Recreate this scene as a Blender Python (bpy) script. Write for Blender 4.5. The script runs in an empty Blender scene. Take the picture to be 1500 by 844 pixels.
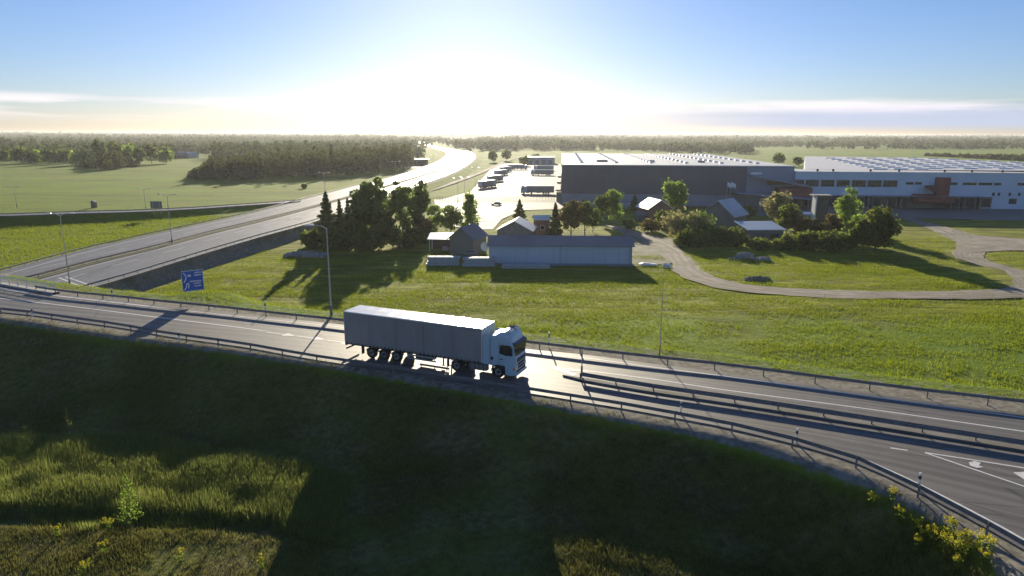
import bpy, math, random
import numpy as np
from mathutils import Vector, Matrix
R_ = math.radians
rng = np.random.default_rng(7)
random.seed(7)
# ------------------------------------------------------------------ camera, sky, sun, exposure
sc = bpy.context.scene
col = sc.collection
PITCH, ROLL, HC = 12.68, 0.19, 20.0
cam = bpy.data.objects.new('camera', bpy.data.cameras.new('camera'))
col.objects.link(cam)
cam.data.lens = 24.0
cam.data.sensor_width = 36.0
cam.data.clip_start = 0.5
cam.data.clip_end = 60000
cam.matrix_world = Matrix.Translation((0, 0, HC)) @ Matrix.Rotation(R_(90-PITCH), 4, 'X') @ Matrix.Rotation(R_(ROLL), 4, 'Z')
sc.camera = cam
SUN_EL, SUN_AZ = 13.7, -3.7          # azimuth from +Y, negative to the left
world = bpy.data.worlds.new('World')
sc.world = world
world.use_nodes = True
wn, wl = world.node_tree.nodes, world.node_tree.links
bg = wn['Background']
bg.inputs['Strength'].default_value = 0.060
sky = wn.new('ShaderNodeTexSky')
sky.sky_type = 'NISHITA'
sky.sun_disc = False
sky.sun_elevation = R_(SUN_EL)
sky.sun_rotation = R_(SUN_AZ)
sky.altitude = 50
sky.air_density = 1.0
sky.dust_density = 0.2
sky.ozone_density = 4.0
def wnode(t, **k):
    n = wn.new(t)
    for a, b in k.items(): setattr(n, a, b)
    return n
# thin streaks of cloud low above the horizon
tc = wnode('ShaderNodeTexCoord')
sep = wnode('ShaderNodeSeparateXYZ'); wl.new(tc.outputs['Generated'], sep.inputs[0])
mp = wnode('ShaderNodeMapping'); mp.inputs['Scale'].default_value = (2.2, 2.2, 34)
wl.new(tc.outputs['Generated'], mp.inputs[0])
nz = wnode('ShaderNodeTexNoise'); nz.inputs['Scale'].default_value = 1.6; nz.inputs['Detail'].default_value = 6
nz.inputs['Roughness'].default_value = .55
wl.new(mp.outputs[0], nz.inputs['Vector'])
r1 = wnode('ShaderNodeMapRange'); r1.inputs[1].default_value = .44; r1.inputs[2].default_value = .64
wl.new(nz.outputs['Fac'], r1.inputs[0])
def band(lo, a, b, hi):
    u = wnode('ShaderNodeMapRange'); u.inputs[1].default_value = lo; u.inputs[2].default_value = a
    d = wnode('ShaderNodeMapRange'); d.inputs[1].default_value = b; d.inputs[2].default_value = hi; d.inputs[3].default_value = 1; d.inputs[4].default_value = 0
    m = wnode('ShaderNodeMath', operation='MULTIPLY')
    wl.new(sep.outputs['Z'], u.inputs[0]); wl.new(sep.outputs['Z'], d.inputs[0])
    wl.new(u.outputs[0], m.inputs[0]); wl.new(d.outputs[0], m.inputs[1])
    return m
def mul(a, b):
    m = wnode('ShaderNodeMath', operation='MULTIPLY')
    for i, s in enumerate((a, b)):
        if isinstance(s, (int, float)): m.inputs[i].default_value = s
        else: wl.new(s, m.inputs[i])
    return m.outputs[0]
bnd = band(.012, .03, .036, .052)
cf = mul(mul(r1.outputs[0], bnd.outputs[0]), .8)
mix1 = wnode('ShaderNodeMix', data_type='RGBA'); wl.new(cf, mix1.inputs[0])
wb = wnode('ShaderNodeMix', data_type='RGBA', blend_type='MULTIPLY'); wb.inputs[0].default_value = 1   # the camera's cool white balance
wl.new(sky.outputs[0], wb.inputs[6]); wb.inputs[7].default_value = (.95, .94, 1.16, 1)
wl.new(wb.outputs[2], mix1.inputs[6]); mix1.inputs[7].default_value = (12.5, 11.0, 11.2, 1)
# grey-violet bank low on the right
bnd2 = band(.004, .014, .026, .040)
xr = wnode('ShaderNodeMapRange'); xr.inputs[1].default_value = .03; xr.inputs[2].default_value = .38
wl.new(sep.outputs['X'], xr.inputs[0])
cf2 = mul(mul(bnd2.outputs[0], xr.outputs[0]), .85)
mix2 = wnode('ShaderNodeMix', data_type='RGBA'); wl.new(cf2, mix2.inputs[0])
wl.new(mix1.outputs[2], mix2.inputs[6]); mix2.inputs[7].default_value = (5.6, 6.3, 8.4, 1)
wl.new(mix2.outputs[2], bg.inputs['Color'])
sl = bpy.data.lights.new('sun', 'SUN'); sl.energy = 5.0; sl.angle = R_(.5); sl.color = (1, .88, .66)
so = bpy.data.objects.new('sun', sl); col.objects.link(so)
so.rotation_euler = (-R_(90-SUN_EL), 0, R_(-SUN_AZ))
sc.view_settings.view_transform = 'Standard'
sc.view_settings.look = 'None'
sc.view_settings.gamma = 1
sc.view_settings.use_curve_mapping = False
sc.view_settings.exposure = 0.78
sc.cycles.max_bounces = 6
sc.cycles.diffuse_bounces = 3
sc.cycles.glossy_bounces = 3
sc.cycles.transparent_max_bounces = 8
sc.cycles.volume_bounces = 0
sc.cycles.use_denoising = True

# ------------------------------------------------------------------ where the photograph's points lie in the world
_P, _E = R_(90-PITCH), R_(ROLL)
RM = np.array([[1,0,0],[0,math.cos(_P),-math.sin(_P)],[0,math.sin(_P),math.cos(_P)]]) @ np.array([[math.cos(_E),-math.sin(_E),0],[math.sin(_E),math.cos(_E),0],[0,0,1]])
def W(u, v, z=0.0):
    d = RM @ np.array([(u-750)/1000, -(v-422)/1000, -1.0])
    t = (z-HC)/d[2]
    return np.array([0, 0, HC]) + t*d
def Qp(p):
    c = RM.T @ (np.array(p, float)-np.array([0, 0, HC]))
    return 750+1000*c[0]/-c[2], 422-1000*c[1]/-c[2]
def height_at(x, y, v):               # height z whose image row is v, above ground point x, y
    lo, hi = -15.0, 19.9
    for _ in range(40):
        m = (lo+hi)/2
        if Qp((x, y, m))[1] > v: lo = m
        else: hi = m
    return lo
def smooth(pts, n=8):
    p = np.array(pts, float)
    q = np.vstack([2*p[0]-p[1], p, 2*p[-1]-p[-2]])
    out = []
    for i in range(1, len(q)-2):
        for k in range(n):
            t = k/n
            out.append(.5*((2*q[i])+(-q[i-1]+q[i+1])*t+(2*q[i-1]-5*q[i]+4*q[i+1]-q[i+2])*t*t+(-q[i-1]+3*q[i]-3*q[i+1]+q[i+2])*t**3))
    out.append(p[-1])
    return np.array(out)
def wpoly(px, z, n=6):
    return np.array([W(u, v, z)[:2] for u, v in smooth(px, n)])
def resample(p, step):
    p = np.asarray(p, float)
    s = np.r_[0, np.cumsum(np.linalg.norm(np.diff(p, axis=0), axis=1))]
    n = max(2, int(round(s[-1]/step))+1)
    t = np.linspace(0, s[-1], n)
    return np.stack([np.interp(t, s, p[:, k]) for k in range(p.shape[1])], 1)
def normals(p):
    d = np.gradient(p, axis=0); d /= np.linalg.norm(d, axis=1)[:, None]+1e-9
    return np.stack([-d[:, 1], d[:, 0]], 1)
def offset(p, o): return p+normals(p)*o
def extend(p, a, b):
    d0 = (p[0]-p[2]); d0 /= np.linalg.norm(d0); d1 = (p[-1]-p[-3]); d1 /= np.linalg.norm(d1)
    return np.vstack([p[0]+d0*a, p, p[-1]+d1*b])
def sdist(poly, X, Y):                # signed distance to an open polyline, + on its left side
    P = np.stack([X.ravel(), Y.ravel()], 1); best = np.full(len(P), 1e18); sg = np.ones(len(P))
    for a, b in zip(poly[:-1], poly[1:]):
        d = b-a; L = d@d+1e-12
        t = np.clip(((P-a)@d)/L, 0, 1)
        r = P-a-t[:, None]*d
        q = (r*r).sum(1); m = q < best-1e-9
        best[m] = q[m]; sg[m] = np.sign(d[0]*r[m, 1]-d[1]*r[m, 0])
    return (np.sqrt(best)*sg).reshape(X.shape)

# ------------------------------------------------------------------ object helpers
def tag(o, label=None, cat=None, group=None, kind=None):
    if label: o['label'] = label
    if cat: o['category'] = cat
    if group: o['group'] = group
    if kind: o['kind'] = kind
    return o
def empty(name, loc, rz=0, label=None, cat=None, group=None, scale=1):
    o = bpy.data.objects.new(name, None); col.objects.link(o)
    o.location = loc; o.rotation_euler = (0, 0, rz); o.scale = (scale,)*3
    return tag(o, label, cat, group)
def link(name, me, mat, parent=None, loc=None, rz=None):
    o = bpy.data.objects.new(name, me); col.objects.link(o)
    if mat is not None and not me.materials: me.materials.append(mat)
    if parent is not None: o.parent = parent
    if loc is not None: o.location = loc
    if rz is not None: o.rotation_euler = (0, 0, rz)
    return o
def copy_tree(o, parent=None):
    c = o.copy(); col.objects.link(c)
    if parent is not None: c.parent = parent
    for ch in list(o.children): copy_tree(ch, c)
    return c
def quadmesh(name, V, F, smooth_=False):
    me = bpy.data.meshes.new(name)
    V = np.asarray(V, np.float32); F = np.asarray(F, np.int32); k = F.shape[1]
    me.vertices.add(len(V)); me.vertices.foreach_set('co', V.ravel())
    me.loops.add(F.size); me.loops.foreach_set('vertex_index', F.ravel())
    me.polygons.add(len(F)); me.polygons.foreach_set('loop_start', np.arange(0, F.size, k, dtype=np.int32))
    me.update(calc_edges=True)
    me.polygons.foreach_set('use_smooth', np.full(len(F), bool(smooth_)))
    return me
class MB:
    def __init__(s): s.v = []; s.f = []
    def add(s, vs, fs):
        n = len(s.v); s.v += [tuple(map(float, v)) for v in vs]; s.f += [tuple(i+n for i in f) for f in fs]; return s
    def box(s, x0, x1, y0, y1, z0, z1, rz=0, piv=(0, 0)):
        c, q = math.cos(rz), math.sin(rz)
        vs = [(piv[0]+(x-piv[0])*c-(y-piv[1])*q, piv[1]+(x-piv[0])*q+(y-piv[1])*c, z) for z in (z0, z1) for x, y in ((x0, y0), (x1, y0), (x1, y1), (x0, y1))]
        return s.add(vs, [(3,2,1,0),(4,5,6,7),(0,1,5,4),(1,2,6,5),(2,3,7,6),(3,0,4,7)])
    def bbox(s, x0, x1, y0, y1, z0, z1, b):     # box with chamfered vertical and top edges
        vs = []
        for z, i in ((z0, 0), (z1-b, 0), (z1, b)):
            for x, y in ((x0+b, y0+i),(x1-b, y0+i),(x1-i, y0+b),(x1-i, y1-b),(x1-b, y1-i),(x0+b, y1-i),(x0+i, y1-b),(x0+i, y0+b)): vs.append((x, y, z))
        fs = [tuple(range(7, -1, -1)), tuple(range(16, 24))]
        for l in (0, 8):
            for k in range(8): fs.append((l+k, l+(k+1) % 8, l+8+(k+1) % 8, l+8+k))
        return s.add(vs, fs)
    def tube(s, a, b, r0, r1=None, n=8, cap=True):
        a, b = Vector(a), Vector(b); r1 = r0 if r1 is None else r1
        d = (b-a).normalized(); u = d.orthogonal().normalized(); w = d.cross(u)
        vs = [p+(u*math.cos(2*math.pi*k/n)+w*math.sin(2*math.pi*k/n))*r for p, r in ((a, r0), (b, r1)) for k in range(n)]
        fs = [(k, (k+1) % n, n+(k+1) % n, n+k) for k in range(n)]
        if cap: fs += [tuple(range(n-1, -1, -1)), tuple(range(n, 2*n))]
        return s.add(vs, fs)
    def prism_y(s, prof, y0, y1):                # profile of (x, z) drawn out along y
        n = len(prof)
        vs = [(x, y0, z) for x, z in prof]+[(x, y1, z) for x, z in prof]
        return s.add(vs, [tuple(range(n)), tuple(range(2*n-1, n-1, -1))]+[(k, n+k, n+(k+1) % n, (k+1) % n) for k in range(n)])
    def prism_x(s, prof, x0, x1):                # profile of (y, z) drawn out along x
        n = len(prof)
        vs = [(x0, y, z) for y, z in prof]+[(x1, y, z) for y, z in prof]
        return s.add(vs, [tuple(range(n)), tuple(range(2*n-1, n-1, -1))]+[(k, n+k, n+(k+1) % n, (k+1) % n) for k in range(n)])
    def prism_z(s, prof, z0, z1):
        n = len(prof)
        vs = [(x, y, z0) for x, y in prof]+[(x, y, z1) for x, y in prof]
        return s.add(vs, [tuple(range(n-1, -1, -1)), tuple(range(n, 2*n))]+[(k, (k+1) % n, n+(k+1) % n, n+k) for k in range(n)])
    def build(s, name, mat, parent=None, smooth_=False, loc=None, rz=None):
        me = bpy.data.meshes.new(name); me.from_pydata(s.v, [], s.f); me.update()
        import bmesh
        bm = bmesh.new(); bm.from_mesh(me); bmesh.ops.recalc_face_normals(bm, faces=bm.faces); bm.to_mesh(me); bm.free()
        if smooth_:
            me.polygons.foreach_set('use_smooth', np.ones(len(me.polygons), bool))
        return link(name, me, mat, parent, loc, rz)

# ------------------------------------------------------------------ materials
def mat(name, c, rough=.8, c2=None, nscale=1.0, stretch=(1, 1, 1), metal=0, bump=0, bscale=None, spec=.5, c3=None, detail=5, obj=True, n3=None, coat=0):
    m = bpy.data.materials.new(name); m.use_nodes = True
    N, L = m.node_tree.nodes, m.node_tree.links
    p = N['Principled BSDF']; p.inputs['Roughness'].default_value = rough; p.inputs['Metallic'].default_value = metal
    p.inputs['Specular IOR Level'].default_value = spec
    p.inputs['Coat Weight'].default_value = coat
    p.inputs['Base Color'].default_value = (*c, 1)
    if c2 is not None or bump:
        t = N.new('ShaderNodeTexCoord'); mp = N.new('ShaderNodeMapping'); mp.inputs['Scale'].default_value = stretch
        L.new(t.outputs['Object'], mp.inputs[0])
    if c2 is not None:
        n = N.new('ShaderNodeTexNoise'); n.inputs['Scale'].default_value = nscale; n.inputs['Detail'].default_value = detail; n.inputs['Roughness'].default_value = .65
        L.new(mp.outputs[0], n.inputs['Vector'])
        r = N.new('ShaderNodeValToRGB'); r.color_ramp.elements[0].position = .35; r.color_ramp.elements[1].position = .65
        r.color_ramp.elements[0].color = (*c, 1); r.color_ramp.elements[1].color = (*c2, 1)
        L.new(n.outputs['Fac'], r.inputs[0]); out = r.outputs[0]
        if c3 is not None:
            n2 = N.new('ShaderNodeTexNoise'); n2.inputs['Scale'].default_value = n3 or nscale*.13; n2.inputs['Detail'].default_value = 3
            L.new(mp.outputs[0], n2.inputs['Vector'])
            k = N.new('ShaderNodeMapRange'); k.inputs[1].default_value = .45; k.inputs[2].default_value = .65
            L.new(n2.outputs['Fac'], k.inputs[0])
            x = N.new('ShaderNodeMix'); x.data_type = 'RGBA'; L.new(k.outputs[0], x.inputs[0]); L.new(out, x.inputs[6]); x.inputs[7].default_value = (*c3, 1)
            out = x.outputs[2]
        L.new(out, p.inputs['Base Color'])
    if bump:
        b = N.new('ShaderNodeTexNoise'); b.inputs['Scale'].default_value = bscale or nscale*3; b.inputs['Detail'].default_value = 4
        L.new(mp.outputs[0], b.inputs['Vector'])
        q = N.new('ShaderNodeBump'); q.inputs['Strength'].default_value = 1; q.inputs['Distance'].default_value = bump
        L.new(b.outputs['Fac'], q.inputs['Height']); L.new(q.outputs[0], p.inputs['Normal'])
    return m
def leafmat(name, c, c2, trans=.45):
    m = bpy.data.materials.new(name); m.use_nodes = True
    N, L = m.node_tree.nodes, m.node_tree.links
    N.remove(N['Principled BSDF']); out = N['Material Output']
    g = N.new('ShaderNodeNewGeometry'); r = N.new('ShaderNodeValToRGB')
    r.color_ramp.elements[0].color = (*c, 1); r.color_ramp.elements[1].color = (*c2, 1)
    L.new(g.outputs['Random Per Island'], r.inputs[0])
    d = N.new('ShaderNodeBsdfDiffuse'); t = N.new('ShaderNodeBsdfTranslucent')
    mx = N.new('ShaderNodeMixShader'); mx.inputs[0].default_value = trans
    L.new(r.outputs[0], d.inputs[0]); L.new(r.outputs[0], t.inputs[0])
    L.new(d.outputs[0], mx.inputs[1]); L.new(t.outputs[0], mx.inputs[2]); L.new(mx.outputs[0], out.inputs[0])
    return m
def ribmat(name, c, c2, period, axis=0, rough=.5, metal=0, depth=.03):   # standing-seam / ribbed sheet
    m = mat(name, c, rough, c2, .15, metal=metal)
    N, L = m.node_tree.nodes, m.node_tree.links
    w = N.new('ShaderNodeTexWave'); w.wave_type = 'BANDS'; w.bands_direction = 'XYZ'[axis]; w.inputs['Scale'].default_value = 1/period*math.pi/ (math.pi)
    w.inputs['Scale'].default_value = .314/period*1.0
    t = N.new('ShaderNodeTexCoord'); L.new(t.outputs['Object'], w.inputs['Vector'])
    b = N.new('ShaderNodeBump'); b.inputs['Distance'].default_value = depth; L.new(w.outputs['Fac'], b.inputs['Height'])
    L.new(b.outputs[0], N['Principled BSDF'].inputs['Normal'])
    return m
M = dict(
    asphalt=mat('asphalt', (.15, .14, .125), .6, (.195, .183, .165), .9, (1, 1, 1), bump=.012, bscale=14, c3=(.165, .152, .135), n3=.12, spec=.28),
    asphalt2=mat('motorway_asphalt', (.19, .178, .155), .5, (.25, .235, .205), .35, bump=.01, bscale=6, c3=(.21, .195, .17), n3=.05, spec=.35),
    concrete=mat('yard_concrete', (.23, .22, .20), .75, (.31, .30, .27), .12, c3=(.21, .195, .17), n3=.03, spec=.08),
    dirt=mat('dirt', (.25, .21, .16), .95, (.36, .31, .25), .35, bump=.06, bscale=1.5, c3=(.20, .18, .12), n3=.12),
    gravel=mat('gravel', (.18, .17, .13), .95, (.30, .27, .21), 1.3, bump=.04, bscale=5, c3=(.13, .14, .06), n3=.25),
    paint=mat('road_paint', (.62, .61, .58), .6, (.78, .77, .74), 3),
    wallconc=mat('wall_concrete', (.15, .14, .125), .9, (.24, .225, .20), .8, bump=.02, c3=(.12, .115, .09), n3=.2),
    kerb=mat('kerb_concrete', (.32, .31, .29), .85, (.42, .41, .38), 2),
    seam=mat('curtain_seam', (.20, .205, .225), .6),
    galv=mat('galvanised_steel', (.16, .165, .17), .6, (.24, .245, .25), 3, metal=.2),
    steel=mat('lamp_steel', (.42, .43, .42), .45, (.5, .5, .48), 3, metal=.5),
    white=mat('white_paint', (.80, .80, .79), .35, coat=.3),
    cab=mat('cab_paint', (.44, .58, .66), .28, (.40, .54, .62), 2.5, coat=.6),
    curtain=mat('curtain_tarpaulin', (.25, .24, .235), .55, (.30, .29, .285), .7, (1, 1, .3), bump=.03, bscale=.9),
    trailer_roof=mat('trailer_roof', (.74, .74, .72), .2, (.82, .82, .80), 1.2, bump=.02, bscale=.8),
    black=mat('black_plastic', (.015, .016, .018), .6), rubber=mat('rubber', (.022, .022, .022), .85, (.035, .035, .034), 6),
    frame=mat('chassis_steel', (.05, .05, .052), .6, (.08, .078, .075), 3),
    rim=mat('rim', (.35, .35, .35), .4, metal=.6), glass=mat('window_glass', (.02, .027, .032), .06, spec=.9),
    lampglass=mat('lamp_glass', (.75, .76, .78), .12), amber=mat('amber_plastic', (.7, .28, .03), .3), red=mat('red_plastic', (.45, .03, .02), .35),
    lampwhite=mat('lamp_head', (.7, .7, .68), .4),
    blue=mat('sign_blue', (.015, .10, .44), .5, (.02, .12, .5), 2), grey=mat('sign_back', (.18, .19, .19), .5),
    wood=mat('wood_post', (.42, .37, .24), .8, (.55, .48, .33), 3),
    bark=mat('bark', (.09, .075, .055), .9, (.16, .14, .11), 3, (1, 1, .3), bump=.03),
    bark_birch=mat('birch_bark', (.35, .33, .30), .8, (.12, .11, .10), 4, (1, 1, .5)),
    dark_clad=ribmat('dark_cladding', (.085, .085, .11), (.105, .105, .13), 1.2, depth=.006),
    plinth=mat('plinth_panel', (.22, .25, .30), .7, (.27, .30, .36), .1),
    blue_clad=ribmat('pale_blue_cladding', (.50, .59, .68), (.56, .65, .73), 1.0, depth=.006),
    slate_clad=ribmat('slate_cladding', (.20, .25, .33), (.24, .29, .37), 1.0, depth=.006),
    roof_white=ribmat('roof_membrane', (.62, .61, .58), (.72, .71, .68), 3.0, 1, .55, depth=.02),
    roof_grey=ribmat('roof_sheet_grey', (.42, .44, .44), (.50, .52, .52), .5, 0, .4, depth=.01),
    roof_bright=mat('roof_sheet_bright', (.80, .80, .78), .22, (.72, .72, .7), .6),
    roof_blue=ribmat('roof_sheet_blue', (.33, .42, .52), (.38, .47, .57), .5, 0, .45, depth=.01),
    roof_old=ribmat('roof_fibre_cement', (.17, .17, .19), (.23, .23, .25), .35, 0, .8, depth=.008),
    shed=ribmat('shed_wall_blue', (.42, .51, .64), (.48, .56, .68), .3, 0, .7, depth=.003),
    barn=mat('weathered_board', (.16, .155, .13), .9, (.24, .23, .20), 2.5, (6, 6, .6)),
    plaster=mat('house_plaster', (.16, .15, .14), .9, (.22, .21, .19), .8), brick=mat('brown_brick', (.16, .085, .06), .9, (.24, .13, .10), 3),
    brickred=mat('rust_red_cladding', (.20, .055, .04), .8, (.26, .075, .055), .5),
    darkwin=mat('dark_window', (.03, .035, .04), .15), dock=mat('dock_door', (.10, .105, .115), .6, (.14, .145, .15), .4),
    pile=mat('board_stack', (.34, .38, .42), .7, (.50, .54, .58), 2, (.4, 3, 8)), tarp=mat('white_tarp', (.8, .8, .78), .4),
    rubble=mat('rubble', (.26, .26, .25), .95, (.42, .42, .40), 1.5, bump=.15),
    yellow=leafmat('yellow_blossom', (.50, .46, .04), (.66, .60, .08), .4),
    leaf=leafmat('leaf_green', (.10, .16, .03), (.22, .30, .05), .55),
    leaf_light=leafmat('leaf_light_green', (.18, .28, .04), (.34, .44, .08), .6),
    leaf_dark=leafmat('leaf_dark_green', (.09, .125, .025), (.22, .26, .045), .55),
    leaf_red=leafmat('leaf_brown_red', (.12, .105, .035), (.24, .20, .06), .5),
    leaf_pale=leafmat('leaf_pale_blossom', (.20, .20, .06), (.44, .40, .20), .5),
    needle=leafmat('needle_green', (.06, .085, .025), (.14, .17, .04), .4),
    blade=leafmat('grass_blades', (.14, .19, .010), (.33, .38, .028), .55),
    dry_blade=leafmat('dry_grass_blades', (.11, .115, .03), (.25, .24, .07), .45),
    reed=leafmat('reed_blades', (.15, .19, .04), (.33, .36, .10), .55),
    grove=leafmat('grove_leaf', (.045, .055, .02), (.13, .14, .04), .4),
    median=mat('median_turf', (.06, .065, .025), .95, (.11, .11, .045), 1.2),
    far_leaf=leafmat('far_forest_leaf', (.055, .075, .025), (.13, .15, .05), .4),
)
def tracks(m, period, dark=.72):              # worn wheel tracks, patches and cracks along a road
    N, L = m.node_tree.nodes, m.node_tree.links; p = N['Principled BSDF']; src = p.inputs['Base Color'].links[0].from_socket
    uv = N.new('ShaderNodeUVMap'); uv.uv_map = 'along'; sp = N.new('ShaderNodeSeparateXYZ'); L.new(uv.outputs[0], sp.inputs[0])
    a = N.new('ShaderNodeMath'); a.operation = 'MULTIPLY'; L.new(sp.outputs['Y'], a.inputs[0]); a.inputs[1].default_value = 2*math.pi/period
    c = N.new('ShaderNodeMath'); c.operation = 'COSINE'; L.new(a.outputs[0], c.inputs[0])
    mp = N.new('ShaderNodeMapping'); mp.inputs['Scale'].default_value = (.05, 1.1, 1); L.new(uv.outputs[0], mp.inputs[0])
    n = N.new('ShaderNodeTexNoise'); n.inputs['Scale'].default_value = 1; n.inputs['Detail'].default_value = 5; L.new(mp.outputs[0], n.inputs['Vector'])
    b = N.new('ShaderNodeMath'); b.operation = 'MULTIPLY_ADD'; L.new(c.outputs[0], b.inputs[0]); b.inputs[1].default_value = .11; L.new(n.outputs['Fac'], b.inputs[2])
    k = N.new('ShaderNodeMapRange'); k.inputs[1].default_value = .36; k.inputs[2].default_value = .66; k.inputs[3].default_value = dark; k.inputs[4].default_value = 1.12; L.new(b.outputs[0], k.inputs[0])
    x = N.new('ShaderNodeMix'); x.data_type = 'RGBA'; x.blend_type = 'MULTIPLY'; x.inputs[0].default_value = 1; L.new(src, x.inputs[6]); L.new(k.outputs[0], x.inputs[7]); 
    # thin sealed cracks
    mv = N.new('ShaderNodeMapping'); mv.inputs['Scale'].default_value = (.09, .28, 1); L.new(uv.outputs[0], mv.inputs[0])
    v = N.new('ShaderNodeTexVoronoi'); v.feature = 'DISTANCE_TO_EDGE'; v.inputs['Scale'].default_value = 1; L.new(mv.outputs[0], v.inputs['Vector'])
    e = N.new('ShaderNodeMapRange'); e.inputs[1].default_value = .004; e.inputs[2].default_value = .012; e.inputs[3].default_value = .6; L.new(v.outputs['Distance'], e.inputs[0])
    y = N.new('ShaderNodeMix'); y.data_type = 'RGBA'; y.blend_type = 'MULTIPLY'; y.inputs[0].default_value = 1; L.new(x.outputs[2], y.inputs[6]); L.new(e.outputs[0], y.inputs[7])
    L.new(y.outputs[2], p.inputs['Base Color'])
tracks(M['asphalt'], 1.75); tracks(M['asphalt2'], 1.8)
# ruts of the dirt road
tracks(M['dirt'], 2.2, .7)
# ------------------------------------------------------------------ plan of the roads, traced on their own levels
ZM, ZF, ZL = -6.2, -9.0, -7.2                 # motorway, fields right of it, fields left of it
EXT = 60
far_rail = extend(wpoly([(0,409),(66,420),(111,426),(166,431),(223,437),(284,443),(326,447),(389,454),(436,459),(484,464),(560,473),(660,485),(760,496),(860,508),(960,519.5),(1060,530),(1224,551),(1347,566.5),(1500,584)], .75), EXT, EXT)
near_rail = extend(wpoly([(0,450),(48,455),(88,461),(170,472),(236,484),(310,494),(359,501),(410,510),(464,519),(560,533),(640,546),(772,566),(842,577),(917,589),(996,603),(1060,615),(1166,640),(1255,667),(1344,708),(1436,756),(1500,792)], .75), EXT, 26)
far_edge = extend(wpoly([(0,418),(66,428),(150,438),(250,449),(380,463),(504,476),(620,492),(760,510),(860,520),(960,533.5),(1060,546),(1270,575),(1500,606)], 0), EXT, EXT)
near_crest = extend(wpoly([(0,466),(60,474),(112,483),(200,495),(300,507),(350,514),(430,526),(510,538),(640,560),(760,582),(860,602),(946,617),(1000,627),(1114,651),(1175,671),(1269,701),(1340,732),(1397,762),(1450,800),(1488,839)], 0), EXT, 30)
near_edge = offset(near_rail, .5)
far_crest = offset(far_rail, 4.6)
sign_spot = W(285, 440, 0)
mot_L = extend(wpoly([(0,398),(117,367),(227,342),(302,326),(380,309),(447,291),(522,272),(568,261),(613,247),(640,237),(652,229),(654,224),(650,221.5),(640,218.5),(627,214.5),(614,210),(610,207.2)], ZM, 8), 130, 900)
mot_R = extend(wpoly([(0,464),(60,446),(128,423.5),(185,407),(302,371),(380,348),(455,327),(540,299),(607,274),(653,257.5),(673,248.5),(688,239),(696,230.5),(693,225),(687,222),(673,220),(656,217.5),(640,214.5),(622,208.6),(615,206.6)], ZM, 8), 60, 900)
mot_M = extend(wpoly([(0,419.5),(57,406),(124,388),(227,363),(302,343),(380,324),(465,302),(522,286),(600,263.5),(640,250.5),(667,238),(676,229.5),(672,223.6),(664,221),(654,219),(640,216),(627,212.6),(616,208.4),(612.5,206.9)], ZM, 8), 100, 900)
ramp_a = wpoly([(-60,322),(0,320),(117,314.5),(200,311),(280,306),(340,301),(400,296),(440,292)], -5.2, 6)   # front edge of the ramp
def cross_sign(p): return p
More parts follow.
